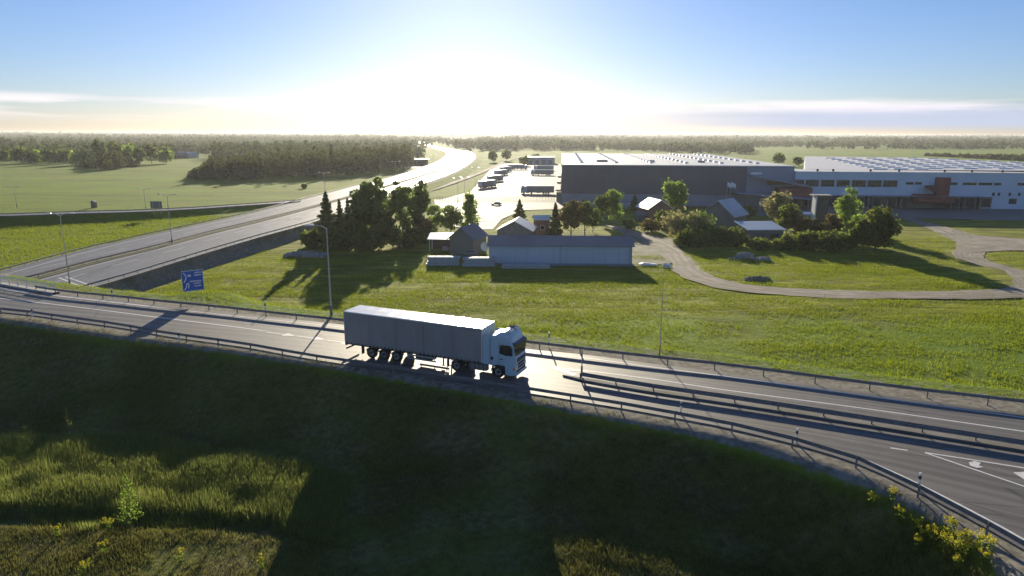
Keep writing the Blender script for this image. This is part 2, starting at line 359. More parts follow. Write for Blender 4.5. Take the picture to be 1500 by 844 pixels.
# ------------------------------------------------------------------ terrain
def ss(a, b, x):
    t = np.clip((x-a)/(b-a), 0, 1); return t*t*(3-2*t)
def vnoise(x, y, s, seed=0):
    x = x/s+seed*17.3; y = y/s+seed*9.1
    xi, yi = np.floor(x), np.floor(y); xf, yf = x-xi, y-yi
    xf = xf*xf*(3-2*xf); yf = yf*yf*(3-2*yf)
    h = lambda a, b: np.mod(np.sin(a*127.1+b*311.7)*43758.5453, 1.0)
    return (h(xi, yi)*(1-xf)+h(xi+1, yi)*xf)*(1-yf)+(h(xi, yi+1)*(1-xf)+h(xi+1, yi+1)*xf)*yf
DITCH = np.array([W(-120, 744, -4.1)[:2], W(0, 750, -4.1)[:2], W(200, 756, -4.1)[:2], W(405, 778, -4.1)[:2], W(480, 788, -4.1)[:2]])
def terrain(X, Y, parts=False):
    X = np.asarray(X, float); Y = np.asarray(Y, float)
    mM = resample(mot_M, 18) if True else mot_M
    dm = sdist(mM, X, Y)                      # + left of the motorway
    dL = sdist(resample(mot_L, 18), X, Y); dR = sdist(resample(mot_R, 18), X, Y)
    und = (vnoise(X, Y, 9)-.5)*.22+(vnoise(X, Y, 3.1, 2)-.5)*.08
    far = np.where(dm > 0, ZL, ZF)-.12+np.minimum(und, .1)
    # bank beside the motorway
    bankL = np.where(dL > -.5, np.maximum(ZL-.1, ZM-.15-np.maximum(dL-1.5, 0)*.35), -99)
    kR = ss(185, 230, Y)
    bankR = np.where(dR < .5, ZM-.15-np.maximum(-dR-1.5, 0)*.4-(1-kR)*20, -99)
    far = np.maximum(far, np.maximum(bankL, bankR))
    far = np.where((dL < .5) & (dR > -.5), ZM-.7, far)
    # ramp embankment
    dr = sdist(ramp_a, X, Y)                  # + beyond (left) of its front edge
    on = (dm > 14) & (Y > 105)
    rz = ramp_z(X)
    emb = np.where(dr > 0, rz-.12-np.maximum(dr-7, 0)*.3, rz-.12+dr*.5)
    far = np.where(on, np.maximum(far, np.maximum(emb, -30)), far)
    # near side: falls away from the crest
    dn = -sdist(near_crest, X, Y)             # + toward the camera
    df = sdist(far_crest, X, Y)               # + beyond
    depth = np.interp(X, [-60, -40, -20, 0, 9, 15, 23], [4.7, 4.4, 3.9, 3.3, 3.1, 4.3, 4.8])
    bw = np.interp(X, [5, 16], [9.5, 7.0])
    bank = np.clip(dn/bw, 0, 1); nearz = -depth*(bank*(1.55-.55*bank)) - np.maximum(dn-bw, 0)*.035
    nearz = nearz+und*ss(1, 5, dn)
    dd = np.abs(sdist(DITCH, X, Y)+1.6*(vnoise(X, Y, 5, 9)-.5))
    kx = 1-ss(-14.5, -9, X)
    nearz = nearz-.4*(1-ss(.4, 1.3, dd))*kx
    farz = np.maximum(far, -.05-np.maximum(df, 0)*.5)
    sg = np.hypot(X-sign_spot[0], Y-sign_spot[1])
    farz = np.maximum(farz, -.05-np.maximum(sg-5, 0)*.5)
    z = np.where(dn > 0, nearz-.05, np.where(df > 0, farz, -.08))
    cut = (dL < 3) & (dR > .2) & (Y < 130)    # the motorway passes under the bridge
    z = np.where(cut, ZM-.4, z)
    if parts: return z, dn, df, dm, dL, dR
    return z
def ramp_z(X): return np.interp(X, [-160, -115, -75], [-4.4, -5.2, -6.15])
def axis(lo, hi, fine0, fine1, step, grow):
    a = list(np.arange(fine0, fine1+step/2, step)); s = step
    while a[-1] < hi: s *= grow; a.append(a[-1]+s)
    s = step; b = [a[0]]
    while b[-1] > lo: s *= grow; b.append(b[-1]-s)
    return np.array(b[:0:-1]+a)
gx = axis(-14000, 14000, -72, 62, .55, 1.055)
gy = axis(-60, 26000, 24, 132, .55, 1.035)
GX, GY = np.meshgrid(gx, gy)
GZ, gdn, gdf, gdm, gdL, gdR = terrain(GX, GY, True)
nx, ny = len(gx), len(gy)
idx = np.arange(nx*ny).reshape(ny, nx)
F = np.stack([idx[:-1, :-1], idx[:-1, 1:], idx[1:, 1:], idx[1:, :-1]], -1).reshape(-1, 4)
gme = quadmesh('ground', np.stack([GX, GY, GZ], -1).reshape(-1, 3), F, True)
# what covers the soil: r = gravel, g = mown pale grass, b = rough dark growth
cov = np.zeros((ny, nx, 4)); cov[..., 3] = 1
pl = (gdn <= 0) & (gdf <= 0)
cov[..., 0] = np.where(pl, .95, 0)+np.where((gdn > 0) & (gdn < .7), .8*(1-gdn/.7), 0)
cov[..., 0] = np.where((gdf > -2.4) & (gdf <= 0), .28, cov[..., 0])
cov[..., 0] = np.maximum(cov[..., 0], np.where((gdL > 0) & (gdL < 3) | (gdR < 0) & (gdR > -2.5), .6, 0))
cov[..., 1] = np.where(gdm < 0, ss(100, 115, GY)*(1-ss(240, 290, GY)), .15)
cov[..., 2] = .85*ss(.1, 1.2, gdn)*(.75+.25*vnoise(GX, GY, 3, 6))
ca = gme.color_attributes.new('cover', 'FLOAT_COLOR', 'POINT'); ca.data.foreach_set('color', cov.reshape(-1).astype(np.float32))
def groundmat():
    m = bpy.data.materials.new('ground'); m.use_nodes = True
    N, L = m.node_tree.nodes, m.node_tree.links; p = N['Principled BSDF']
    p.inputs['Roughness'].default_value = .95; p.inputs['Specular IOR Level'].default_value = .15
    t = N.new('ShaderNodeTexCoord')
    def noise(s, st=(1, 1, 1), det=5, rot=0, ro=.6):
        mp = N.new('ShaderNodeMapping'); mp.inputs['Scale'].default_value = st; mp.inputs['Rotation'].default_value = (0, 0, rot)
        n = N.new('ShaderNodeTexNoise'); n.inputs['Scale'].default_value = s; n.inputs['Detail'].default_value = det; n.inputs['Roughness'].default_value = ro
        L.new(t.outputs['Object'], mp.inputs[0]); L.new(mp.outputs[0], n.inputs['Vector']); return n.outputs['Fac']
    def ramp(f, a, b, lo=.38, hi=.62):
        r = N.new('ShaderNodeValToRGB'); r.color_ramp.elements[0].position = lo; r.color_ramp.elements[1].position = hi
        r.color_ramp.elements[0].color = (*a, 1); r.color_ramp.elements[1].color = (*b, 1); L.new(f, r.inputs[0]); return r.outputs[0]
    def mr(f, lo, hi):
        k = N.new('ShaderNodeMapRange'); k.inputs[1].default_value = lo; k.inputs[2].default_value = hi; L.new(f, k.inputs[0]); return k.outputs[0]
    def mix(f, a, b):
        x = N.new('ShaderNodeMix'); x.data_type = 'RGBA'; L.new(f, x.inputs[0]); L.new(a, x.inputs[6]); L.new(b, x.inputs[7]); return x.outputs[2]
    def mm(a, b, op='MULTIPLY'):
        x = N.new('ShaderNodeMath'); x.operation = op; L.new(a, x.inputs[0])
        if isinstance(b, float): x.inputs[1].default_value = b
        else: L.new(b, x.inputs[1])
        return x.outputs[0]
    base = ramp(noise(.9), (.12, .16, .010), (.24, .285, .018))
    swath = ramp(noise(.30, (.25, 1.6, 1), 6, .12), (.11, .13, .010), (.32, .345, .028), .40, .6)
    fieldc = ramp(noise(.012, (1, 2.2, 1), 4), (.11, .215, .008), (.19, .31, .014))
    stripe = ramp(noise(.02, (.2, 1.8, 1), 3, .05), (.10, .155, .008), (.19, .285, .016))
    a = N.new('ShaderNodeAttribute'); a.attribute_name = 'cover'; s = N.new('ShaderNodeSeparateColor'); L.new(a.outputs['Color'], s.inputs[0])
    c = mix(mr(noise(.05), .4, .6), base, fieldc)
    c = mix(mr(noise(.008, (1, 1.5, 1), 3), .42, .62), c, stripe)
    c = mix(s.outputs[1], c, swath)
    brown = ramp(noise(.5, (1, 1.4, 1)), (.075, .06, .028), (.13, .125, .035))
    c = mix(mm(mr(noise(.07, (1, 2, 1), 4), .54, .72), .55), c, brown)
    dark = mix(mr(noise(.22, (1, 1.6, 1), 4), .42, .6), ramp(noise(1.4), (.075, .075, .022), (.17, .16, .045)), ramp(noise(1.9), (.10, .075, .04), (.24, .19, .10)))
    c = mix(s.outputs[2], c, dark)
    grav = ramp(noise(1.8, det=7), (.17, .155, .12), (.30, .275, .22))
    gm = mr(mm(mm(s.outputs[0], 1.0), mm(noise(.8, det=6), .9), 'ADD'), .72, .98)
    c = mix(gm, c, grav)
    L.new(c, p.inputs['Base Color'])
    b = N.new('ShaderNodeBump'); b.inputs['Distance'].default_value = .35; b.inputs['Strength'].default_value = .9
    inv = N.new('ShaderNodeMapRange'); L.new(gm, inv.inputs[0]); inv.inputs[3].default_value = .35; inv.inputs[4].default_value = .06; L.new(inv.outputs[0], b.inputs['Distance'])
    L.new(noise(1.3, (1, 1.3, 1), 8, 0, .7), b.inputs['Height']); L.new(b.outputs[0], p.inputs['Normal'])
    return m
M['ground'] = groundmat()
tag(link('ground', gme, M['ground']), kind='structure')

# ------------------------------------------------------------------ roads
def strip(name, A, B, z, m, skirt=0, kind='structure', parent=None, step=2.0, uv=False):
    n = max(len(resample(A, step)), 3)
    def rs(p):
        s = np.r_[0, np.cumsum(np.linalg.norm(np.diff(p, axis=0), axis=1))]; t = np.linspace(0, s[-1], n)
        return np.stack([np.interp(t, s, p[:, k]) for k in (0, 1)], 1)
    A, B = rs(np.asarray(A)), rs(np.asarray(B))
    zz = z if callable(z) else (lambda p: np.full(len(p), z))
    za, zb = zz(A), zz(B)
    V = np.vstack([np.c_[A, za], np.c_[B, zb]])
    F = [(i, n+i, n+i+1, i+1) for i in range(n-1)]
    if skirt:
        V = np.vstack([V, np.c_[A, za-skirt], np.c_[B, zb-skirt]])
        F += [(2*n+i, i, i+1, 2*n+i+1) for i in range(n-1)]+[(n+i, 3*n+i, 3*n+i+1, n+i+1) for i in range(n-1)]
    me = quadmesh(name, V, F)
    d_ = np.r_[0, np.cumsum(np.linalg.norm(np.diff((A+B)/2, axis=0), axis=1))]; wd = np.linalg.norm(A-B, axis=1)
    uvv = np.vstack([np.c_[d_, 0*wd], np.c_[d_, wd]]*(2 if skirt else 1)); li = np.zeros(len(me.loops), np.int32); me.loops.foreach_get('vertex_index', li)
    ul = me.uv_layers.new(name='along'); ul.data.foreach_set('uv', uvv[li].astype(np.float32).ravel())
    o = link(name, me, m, parent)
    import bmesh
    bm = bmesh.new(); bm.from_mesh(me); bmesh.ops.recalc_face_normals(bm, faces=bm.faces)
    bm.to_mesh(me); bm.free()
    if kind: tag(o, kind=kind)
    return o
def line_mark(name, P, w, z, kind='structure'):
    return strip(name, offset(P, w/2), offset(P, -w/2), z, M['paint'], kind=kind)
strip('road', far_edge, near_edge, 0.0, M['asphalt'], skirt=.12)
strip('motorway', mot_L, mot_R, ZM, M['asphalt2'], skirt=.9, step=4)
strip('ramp_road', np.vstack([offset(ramp_a, 6.2)]), ramp_a, lambda p: ramp_z(p[:, 0])+.02, M['asphalt2'], skirt=.3)
# markings
fe = offset(far_edge, -.9)
line_mark('road_marking', fe, .18, .006)
line_mark('road_marking', offset(near_rail, 1.35), .18, .006)
inner = wpoly([(808,538),(860,543.5),(960,556),(1060,571),(1285,601),(1500,632)], 0)
line_mark('road_marking', inner, .18, .006)
centre = extend(wpoly([(0,437),(80,446),(170,457),(240,466),(300,473.5),(360,481),(400,486.5)], 0), 40, 0)
line_mark('road_marking', centre, .22, .006)
line_mark('road_marking', offset(centre, 3.4)[:20], .18, .006)
def poly_mark(px, z=.009):
    mb = MB(); ps = [W(u, v, z) for u, v in px]
    mb.add([tuple(p) for p in ps], [tuple(range(len(ps)))])
    return tag(mb.build('road_marking', M['paint']), kind='structure')
def arrow_mark(u, v, L_=3.8, wd=1.0):                  # a merge arrow painted along the road
    p = W(u, v, 0); d = W(u+20, v+2.6, 0)-p; d = d[:2]/np.linalg.norm(d[:2]); n = np.array([-d[1], d[0]])
    pts = [(-L_/2, -.1), (L_*.1, -.1), (L_*.1, -wd/2), (L_/2, 0), (L_*.1, wd/2), (L_*.1, .1), (-L_/2, .1)]
    mb = MB(); mb.add([(p[0]+a*d[0]+b*n[0], p[1]+a*d[1]+b*n[1], .009) for a, b in pts], [tuple(range(7))])
    tag(mb.build('road_marking', M['paint']), kind='structure')
for u, v in ((412,489.5),(455,495),(498,501)): arrow_mark(u, v)
poly_mark([(768,534),(775,533.5),(800,545),(793,546.5)])
poly_mark([(806,539),(812,538),(846,548.5),(840,550.5)])
poly_mark([(815,541.5),(862,543.5),(862,544.7),(815,542.8)], .012)
poly_mark([(1305,655.5),(1330,659),(1329,660.4),(1304,656.8)])
def seg_mark(a, b, w, z=.009):
    A, B = W(*a, 0)[:2], W(*b, 0)[:2]; line_mark('road_marking', np.linspace(A, B, 6), w, z)
seg_mark((1355,663), (1560,695), .16); seg_mark((1355,663.5), (1560,733), .16, .012)
poly_mark([(1419,677),(1428,675.5),(1437,678),(1434,682),(1441,684.5),(1431,685.5),(1421,682)], .015)
poly_mark([(1484,692),(1520,690),(1560,712),(1512,710)], .015)
# motorway lines
def arc_part(P, a, b):
    s = np.r_[0, np.cumsum(np.linalg.norm(np.diff(P, axis=0), axis=1))]; k = (s >= a) & (s <= b); return P[k]
mr_ = resample(mot_R, 3)
def between(A, B, t, n=400):
    def rs(p):
        s = np.r_[0, np.cumsum(np.linalg.norm(np.diff(p, axis=0), axis=1))]; q = np.linspace(0, s[-1], n)
        return np.stack([np.interp(q, s, p[:, k]) for k in (0, 1)], 1)
    return rs(A)*(1-t)+rs(B)*t
def off_in(P, o, y0=60, y1=1100):
    q = offset(resample(P, 4), o); k = (q[:, 1] > y0) & (q[:, 1] < y1)
    i = np.where(k)[0]; return q[i[0]:i[-1]+1] if len(i) else q
for P, o in ((mot_R, 2.9), (mot_M, -2.4), (mot_M, 2.2), (mot_L, -2.9)):
    line_mark('motorway_marking', off_in(P, o), .25, ZM+.008)
dash = off_in(mot_M, -6.3, 100, 420); dash2 = off_in(mot_M, 6.0, 100, 420)
for D in (dash, dash2):
    for i in range(0, len(D)-3, 4): line_mark('motorway_marking', D[i:i+3], .16, ZM+.008)
for a, b in (((86,407),(130,424)), ((96,405.5),(150,424))):
    A, B = W(*a, ZM)[:2], W(*b, ZM)[:2]; line_mark('motorway_marking', np.linspace(A, B, 6), .35, ZM+.012)
# concrete median island under the median rail of the truck road
med = wpoly([(824,551),(850,556),(900,564.5),(960,574.5),(1060,589),(1170,606),(1270,622),(1500,659),(1600,676)], 0)
isl = np.minimum(np.linspace(0, 6, len(med)), 1)[:, None]
strip('median_kerb', med+normals(med)*.32*isl, med-normals(med)*.32*isl, .12, M['wallconc'], skirt=.14)

# dirt roads, yards
def wob(P, a, seed=1):
    q = resample(P, 1.2); q = q+normals(q)*((vnoise(q[:, 0], q[:, 1], 7, seed+8)-.5)*1.3)[:, None]; return q+np.stack([(vnoise(q[:, 0]*1., q[:, 1], 1.7, seed)-.5)*a, (vnoise(q[:, 0], q[:, 1], 1.7, seed+4)-.5)*a], 1)
dirt_lo = [(886,330),(925,347),(960,361),(978,378),(990,397),(1012,411),(1045,422),(1100,429),(1200,436),(1298,438),(1400,439),(1470,437),(1520,433)]
dirt_hi = [(905,330),(950,345),(984,359),(1012,379),(1030,397),(1060,409.5),(1100,417),(1160,423),(1227,425.5),(1330,427.5),(1404,427),(1450,424.5),(1520,420)]
strip('dirt_road', wob(wpoly(dirt_lo, ZF), .9), wob(wpoly(dirt_hi, ZF), .9, 3), ZF+.06, M['dirt'])
loop_o = [(1440,438),(1461,424),(1483,414),(1476,401),(1441,390),(1400,378),(1394,368),(1409,361),(1390,350),(1350,331),(1315,319)]
loop_i = [(1530,432),(1530,412),(1520,403),(1500,397),(1475,391.5),(1445,379),(1441,371),(1476,367),(1530,366),(1420,342),(1335,319)]
strip('dirt_road', wob(wpoly(loop_o, ZF), 1.2), wob(wpoly(loop_i, ZF), 1.2, 3), ZF+.03, M['dirt'])
strip('dirt_road', wpoly([(1400,352),(1440,346),(1530,353)], ZF), wpoly([(1400,372),(1445,368),(1530,366.5)], ZF), ZF+.045, M['dirt'])
def flat(name, px, z, m, kind='structure', ext=()):
    mb = MB(); ps = [tuple(W(u, v, z)) for u, v in px]+list(ext)
    mb.add(ps, [tuple(range(len(ps)))]); o = mb.build(name, m)
    if kind: tag(o, kind=kind)
    return o
flat('yard', [(690,280.5),(723,243),(738,240),(826,240),(830,294),(640,294)], ZF+.03, M['concrete'])
flat('access_road', [(636,292.5),(830,292.5),(830,306),(765,308),(735,321),(722,336),(702,336),(655,331),(640,316)], ZF+.06, M['concrete'])
flat('yard', [(1100,300.5),(1560,303),(1560,325),(1290,318),(1100,316)], ZF+.035, M['asphalt'])
flat('yard', [(820,296),(1110,296),(1110,303),(820,303)], ZF+.02, M['asphalt'])
flat('yard', [(900,336),(1000,352),(990,385),(905,392),(926,386),(926,350)], ZF+.02, M['gravel'])
sr = wpoly([(600,288),(640,275.5),(680,262),(712,249.5),(742,236),(765,229)], ZF+.35)
strip('side_road', offset(sr, 2.0), offset(sr, -2.0), ZF+.35, M['dirt'], skirt=.3)

# ------------------------------------------------------------------ guardrails
def guardrail(name, P, z, label, group=None, spacing=4.0, side=1, double=False, posts=100, height=.70, beams=1, cat='guardrail'):
    P = resample(P, spacing); n = len(P); N = normals(P)
    root = empty(name, (float(P[0, 0]), float(P[0, 1]), z if not callable(z) else 0), 0, label, cat, group)
    ox, oy = P[0]
    def zz(k): return (z(P[k]) if callable(z) else 0)
    for sgn in ((side, -side) if double else (side,)):
        for b in range(beams):
            t = height-.33*b-.02*b
            prof = [(0, -.27), (.05, -.235), (.05, -.18), (.0, -.135), (.05, -.09), (.05, -.035), (0, 0)]
            off0 = .12 if double else .07
            V = []; 
            for k in range(n):
                for d, h in prof: 
                    q = P[k]+N[k]*sgn*(off0+d); V.append((q[0]-ox, q[1]-oy, zz(k)+t+h))
            m = len(prof); Fq = [(k*m+j, k*m+j+1, (k+1)*m+j+1, (k+1)*m+j) for k in range(n-1) for j in range(m-1)]
            link('beam', quadmesh('beam', V, Fq), M['galv'], root)
    po = MB().box(-.05, .05, -.035, .035, -.1, height-.03).build('post', M['galv']); pm = po.data
    bpy.data.objects.remove(po)
    ordk = sorted(range(n), key=lambda k: np.hypot(*P[k]))[:posts]
    for k in sorted(ordk):
        d = P[min(k+1, n-1)]-P[max(k-1, 0)]
        link('post', pm, None, root, (P[k, 0]-ox, P[k, 1]-oy, zz(k)), math.atan2(d[1], d[0]))
    return root
def clip(P, f):
    k = np.array([f(p) for p in P]); i = np.where(k)[0]; return P[i[0]:i[-1]+1]
guardrail('guardrail', clip(near_rail, lambda p: p[0] > -75), 0, 'galvanised guardrail along the camera-side edge of the road the truck drives on', 'road guardrails', side=1)
far_main = clip(resample(far_rail, 1), lambda p: -62 < p[0] < 52)
guardrail('guardrail', far_main, 0, 'galvanised guardrail along the field-side edge of the road behind the truck', 'road guardrails', side=-1)
guardrail('guardrail', med[6:], .12, 'guardrail on the narrow median kerb right of the truck', 'road guardrails', double=True, side=1, spacing=3.0, height=.5)
mo = dict(group='motorway guardrails', cat='guardrail')
cut = lambda P, o, y0, y1: off_in(P, o, y0, y1)
guardrail('guardrail', cut(mot_R, .5, 60, 780), ZM, 'guardrail along the top of the concrete retaining wall of the motorway', side=1, **mo)
guardrail('guardrail', cut(mot_M, 0, 90, 900), ZM, 'double guardrail down the middle of the motorway', side=1, double=True, **mo)
guardrail('guardrail', cut(mot_L, -.5, 96, 800), ZM, 'guardrail along the outer grass-side edge of the motorway', side=-1, **mo)
guardrail('guardrail', clip(resample(ramp_a, 2), lambda p: p[0] > -200), lambda p: float(ramp_z(p[0]))+.05, 'guardrail on the dark bank edge of the ramp joining the motorway', side=1, **mo)
# grass median hump of the motorway
mm_ = off_in(mot_M, 0, 90, 1000)
strip('median_strip', offset(mm_, 1.3), offset(mm_, -1.3), ZM+.1, M['median'], skirt=.15)
# retaining wall under the motorway's right edge
rw = arc_part(resample(mot_R, 3), 0, 400); rw = clip(rw, lambda p: 60 < p[1] < 240)
strip('retaining_wall', offset(rw, -.35), offset(rw, .05), ZM+.14, M['wallconc'], skirt=4.0, kind=None)
tag(bpy.data.objects['retaining_wall'], 'weathered dark concrete retaining wall holding up the motorway above the field', 'retaining wall')
# bridge parapet over the motorway, at the left end of the road
par = clip(resample(far_rail, 1), lambda p: -112 < p[0] < -58)
root = empty('bridge_parapet', (float(par[-1, 0]), float(par[-1, 1]), 0), 0, 'white steel bridge parapet with posts at the bend over the motorway', 'parapet')
mbp = MB()
pr = [(p[0]-par[-1, 0], p[1]-par[-1, 1]) for p in par[::2]]
for a, b in zip(pr[:-1], pr[1:]): 
    for h in (1.15, .82, .5): mbp.tube((*a, h), (*b, h), .06 if h > 1 else .035, n=6)
mbp.build('rail', M['white'], root)
mbk = MB(); d_ = offset(par, .5); e_ = offset(par, -.35)
V = [(q[0]-par[-1, 0], q[1]-par[-1, 1], h) for P_, h in ((d_, -1.2), (d_, .22), (e_, .22), (e_, -1.2)) for q in P_]
n_ = len(par); link('edge_beam', quadmesh('edge_beam', V, [(r*n_+k, r*n_+k+1, (r+1)*n_+k+1, (r+1)*n_+k) for r in range(3) for k in range(n_-1)]), M['kerb'], root)
for a in pr[::1]: MB().box(a[0]-.05, a[0]+.05, a[1]-.05, a[1]+.05, .2, 1.15).build('post', M['white'], root)

# ------------------------------------------------------------------ delineator posts
def delineator(u, v, label, z=0.0, h=1.05):
    p = W(u, v, z)
    root = empty('delineator_post', p, 0, label, 'delineator post', 'delineator posts beside the road')
    s = math.hypot(p[0], p[1]); k = h
    MB().prism_z([(-.06, -.05), (.06, -.05), (.06, .05), (0, .07), (-.06, .05)], 0, .62*k).build('shaft', M['white'], root)
    MB().prism_z([(-.063, -.053), (.063, -.053), (.063, .053), (0, .073), (-.063, .053)], .62*k, .84*k).build('black_band', M['black'], root)
    MB().prism_z([(-.06, -.05), (.06, -.05), (.06, .05), (0, .07), (-.06, .05)], .84*k, 1.0*k).build('cap', M['white'], root)
    return root
for u, v, h, lb in ((48,465,1.1,'white post with black band at the guardrail on the far left of the road'), (263,501,1.05,'white post with black band by the near guardrail, between the sign shadow and the truck'),
                  (997,606,1.0,'small white post standing on the near guardrail right of the truck'), (1166,648,1.0,'white delineator post at the near guardrail above the yellow-flowered bank'), (1345,717,1.05,'large white delineator post where the road bends toward the camera'),
                  (165,438,1.3,'white post behind the field-side guardrail at the end of the retaining wall'), (389,458,1.3,'white post behind the field-side guardrail between the blue sign and the lamp'), (804,507,1.4,'white post on the field-side verge just right of the truck cab')):
    delineator(u, v, lb, 0, h)
# signs' posts on the median tip
p = W(852, 551, .12)
root = empty('keep_right_sign', p, R_(-20), 'dark back of a small sign on the tip of the median kerb', 'road sign')
MB().tube((0, 0, -.1), (0, 0, 2.3), .05, n=8).build('post', M['steel'], root)
MB().prism_x([(.22*math.cos(a*math.pi/6), 1.95+.38*math.sin(a*math.pi/6)) for a in range(12)], -.03, .0).build('panel', M['grey'], root)
MB().tube((0, 0, 0), (0, 0, .9), .085, n=8).build('sleeve', M['black'], root)

# ------------------------------------------------------------------ lamps
def lamp(u, v, z, label, h=10, arms=1, group='street lamps', az=0, r=.11, pos=None):
    p = W(u, v, z) if pos is None else pos
    root = empty('street_lamp', p, az, label, 'street lamp', group)
    MB().tube((0, 0, -.2), (0, 0, h), r, r*.5, 10).build('pole', M['steel'], root)
    MB().tube((0, 0, 0), (0, 0, 1.2), r*1.5, r*1.4, 10).build('base_sleeve', M['galv'], root)
    for s in ((1, -1) if arms == 2 else (-1,)):
        a = MB(); a.tube((0, 0, h-.1), (s*.5, 0, h+.25), r*.5, n=6); a.tube((s*.5, 0, h+.25), (s*1.5, 0, h+.35), r*.45, n=6)
        ar = a.build('arm', M['steel'], root)
        hd = MB(); hd.prism_y([(s*1.3, h+.28), (s*1.4, h+.46), (s*2.0, h+.50), (s*2.35, h+.40), (s*2.3, h+.30)], -.19, .19)
        h_ = hd.build('lamp_head', M['lampwhite'], root)
        MB().box(*(sorted((s*1.5, s*2.2))), -.14, .14, h+.27, h+.30).build('lens', M['lampglass'], h_)
    return root
lamp(485.5, 462, 0, 'tall pale street lamp behind the guardrail left of the truck', h=9.9, az=R_(8))
lamp(966, 523, 0, 'tall street lamp on the verge right of the truck, before the dirt road', h=8.4, az=R_(8), r=.042)
lamp(103, 421, ZM, 'tall double-headed lamp beside the motorway just before the bridge', h=12.5, arms=2, group='motorway lamps', az=R_(10))
def on_med(y):
    q = resample(mot_M, 1); i = np.argmin(abs(q[:, 1]-y)+(q[:, 0] > -20)*0); return q[i]
for y, lb in ((165, 'double-headed lamp on the motorway median above the ramp fork'), (262, 'double-headed lamp on the motorway median just left of the dark tree cluster'), (372, 'double-headed lamp on the motorway median beyond the tree cluster'),
              (490, 'double-headed lamp on the far motorway median before the bend'), (610, 'small double-headed lamp on the motorway median at the start of the bend')):
    q = on_med(y); lamp(0, 0, 0, lb, h=11.5, arms=2, group='motorway lamps', pos=(float(q[0]), float(q[1]), ZM))
for u, v, h, lb in ((681, 294, 10, 'lamp at the kerb of the access road near the yard corner'), (671, 296, 10, 'lamp on the grass strip left of the access road'), (697, 272, 10, 'lamp by the parked trailers at the yard edge'),
                    (25, 304, 7, 'lamp standing in the meadow at the far left beyond the ramp'), (214, 309, 7, 'lamp on the ramp beside the dark sign back')):
    lamp(u, v, ZF if u > 600 else -5.5, lb, h=h, arms=2, group='lamps around the yard and ramp', r=.09)

# ------------------------------------------------------------------ blue direction sign
p = sign_spot
root = empty('direction_sign', p, R_(38), 'large blue direction sign on four pale posts left of the truck', 'road sign')
root.scale = (.7, 1, .93); SW, Z0, Z1 = 3.5, 1.3, 4.05
for x in (-1.3, -.45, .4, 1.25): MB().tube((x, 0, -.3), (x, 0, Z1-.2), .055, n=8).build('post', M['wood'], root)
pan = MB().bbox(-SW/2, SW/2, -.11, -.07, Z0, Z1, .01).build('panel', M['blue'], root)
mb = MB()
for x0, x1, z0, z1 in ((-SW/2, SW/2, Z0, Z0+.06), (-SW/2, SW/2, Z1-.06, Z1), (-SW/2, -SW/2+.06, Z0+.06, Z1-.06), (SW/2-.06, SW/2, Z0+.06, Z1-.06)): mb.box(x0, x1, -.125, -.112, z0, z1)
mb.build('border', M['white'], pan)
def curve_sym(pts, w, y=-.118):
    mb = MB()
    for a, b in zip(pts[:-1], pts[1:]):
        d = Vector((b[0]-a[0], b[1]-a[1])); n = Vector((-d.y, d.x)).normalized()*w/2; e = d.normalized()*w*.3
        mb.add([(a[0]-e.x+n.x, y, a[1]-e.y+n.y), (a[0]-e.x-n.x, y, a[1]-e.y-n.y), (b[0]+e.x-n.x, y, b[1]+e.y-n.y), (b[0]+e.x+n.x, y, b[1]+e.y+n.y)], [(0,1,2,3)]); y -= .0012
    return mb
curve_sym([(-1.42,2.55),(-1.18,2.85),(-1.02,3.2),(-1.12,3.5),(-1.38,3.8)], .14).build('arrow_symbol', M['white'], pan)
curve_sym([(-1.45,1.55),(-1.25,1.72),(-1.08,2.05),(-1.0,2.32),(-.78,2.38),(-.68,2.15),(-.78,1.75)], .14).build('arrow_symbol', M['white'], pan)
mb = MB()
for z, x0, x1 in ((3.62, .35, 1.5), (3.28, .3, 1.45), (2.5, -.5, 1.45), (2.2, .1, 1.2), (1.85, .2, 1.3)):
    x = x0
    while x < x1:
        w_ = random.choice((.07, .09, .11)); mb.box(x, x+w_, -.121, -.113, z, z+random.choice((.15, .15, .2))); x += w_+.04
mb.box(-.75, -.25, -.121, -.113, 3.25, 3.52)
mb.build('lettering', M['white'], pan)
# back of a sign by the ramp, and a little box in the meadow
p = W(230, 312, -5.5)
root = empty('gantry_sign', p, R_(6), 'dark back of a square sign standing at the ramp', 'road sign')
for x in (-1.1, 1.1): MB().tube((x, 0, -.4), (x, 0, 3.6), .09, n=8).build('post', M['steel'], root)
MB().bbox(-1.8, 1.8, -.05, .05, 1.5, 3.8, .02).build('panel', M['grey'], root)
p = W(138, 304, ZL)
root = empty('field_hut', p, 0, 'tiny dark hut alone in the left meadow', 'hut')
MB().box(-.75, .75, -.7, .7, -.2, 2.0).build('wall', M['barn'], root); MB().prism_y([(-.95, 2.0), (.95, 2.0), (0, 2.7)], -.85, .85).build('roof', M['roof_old'], root)

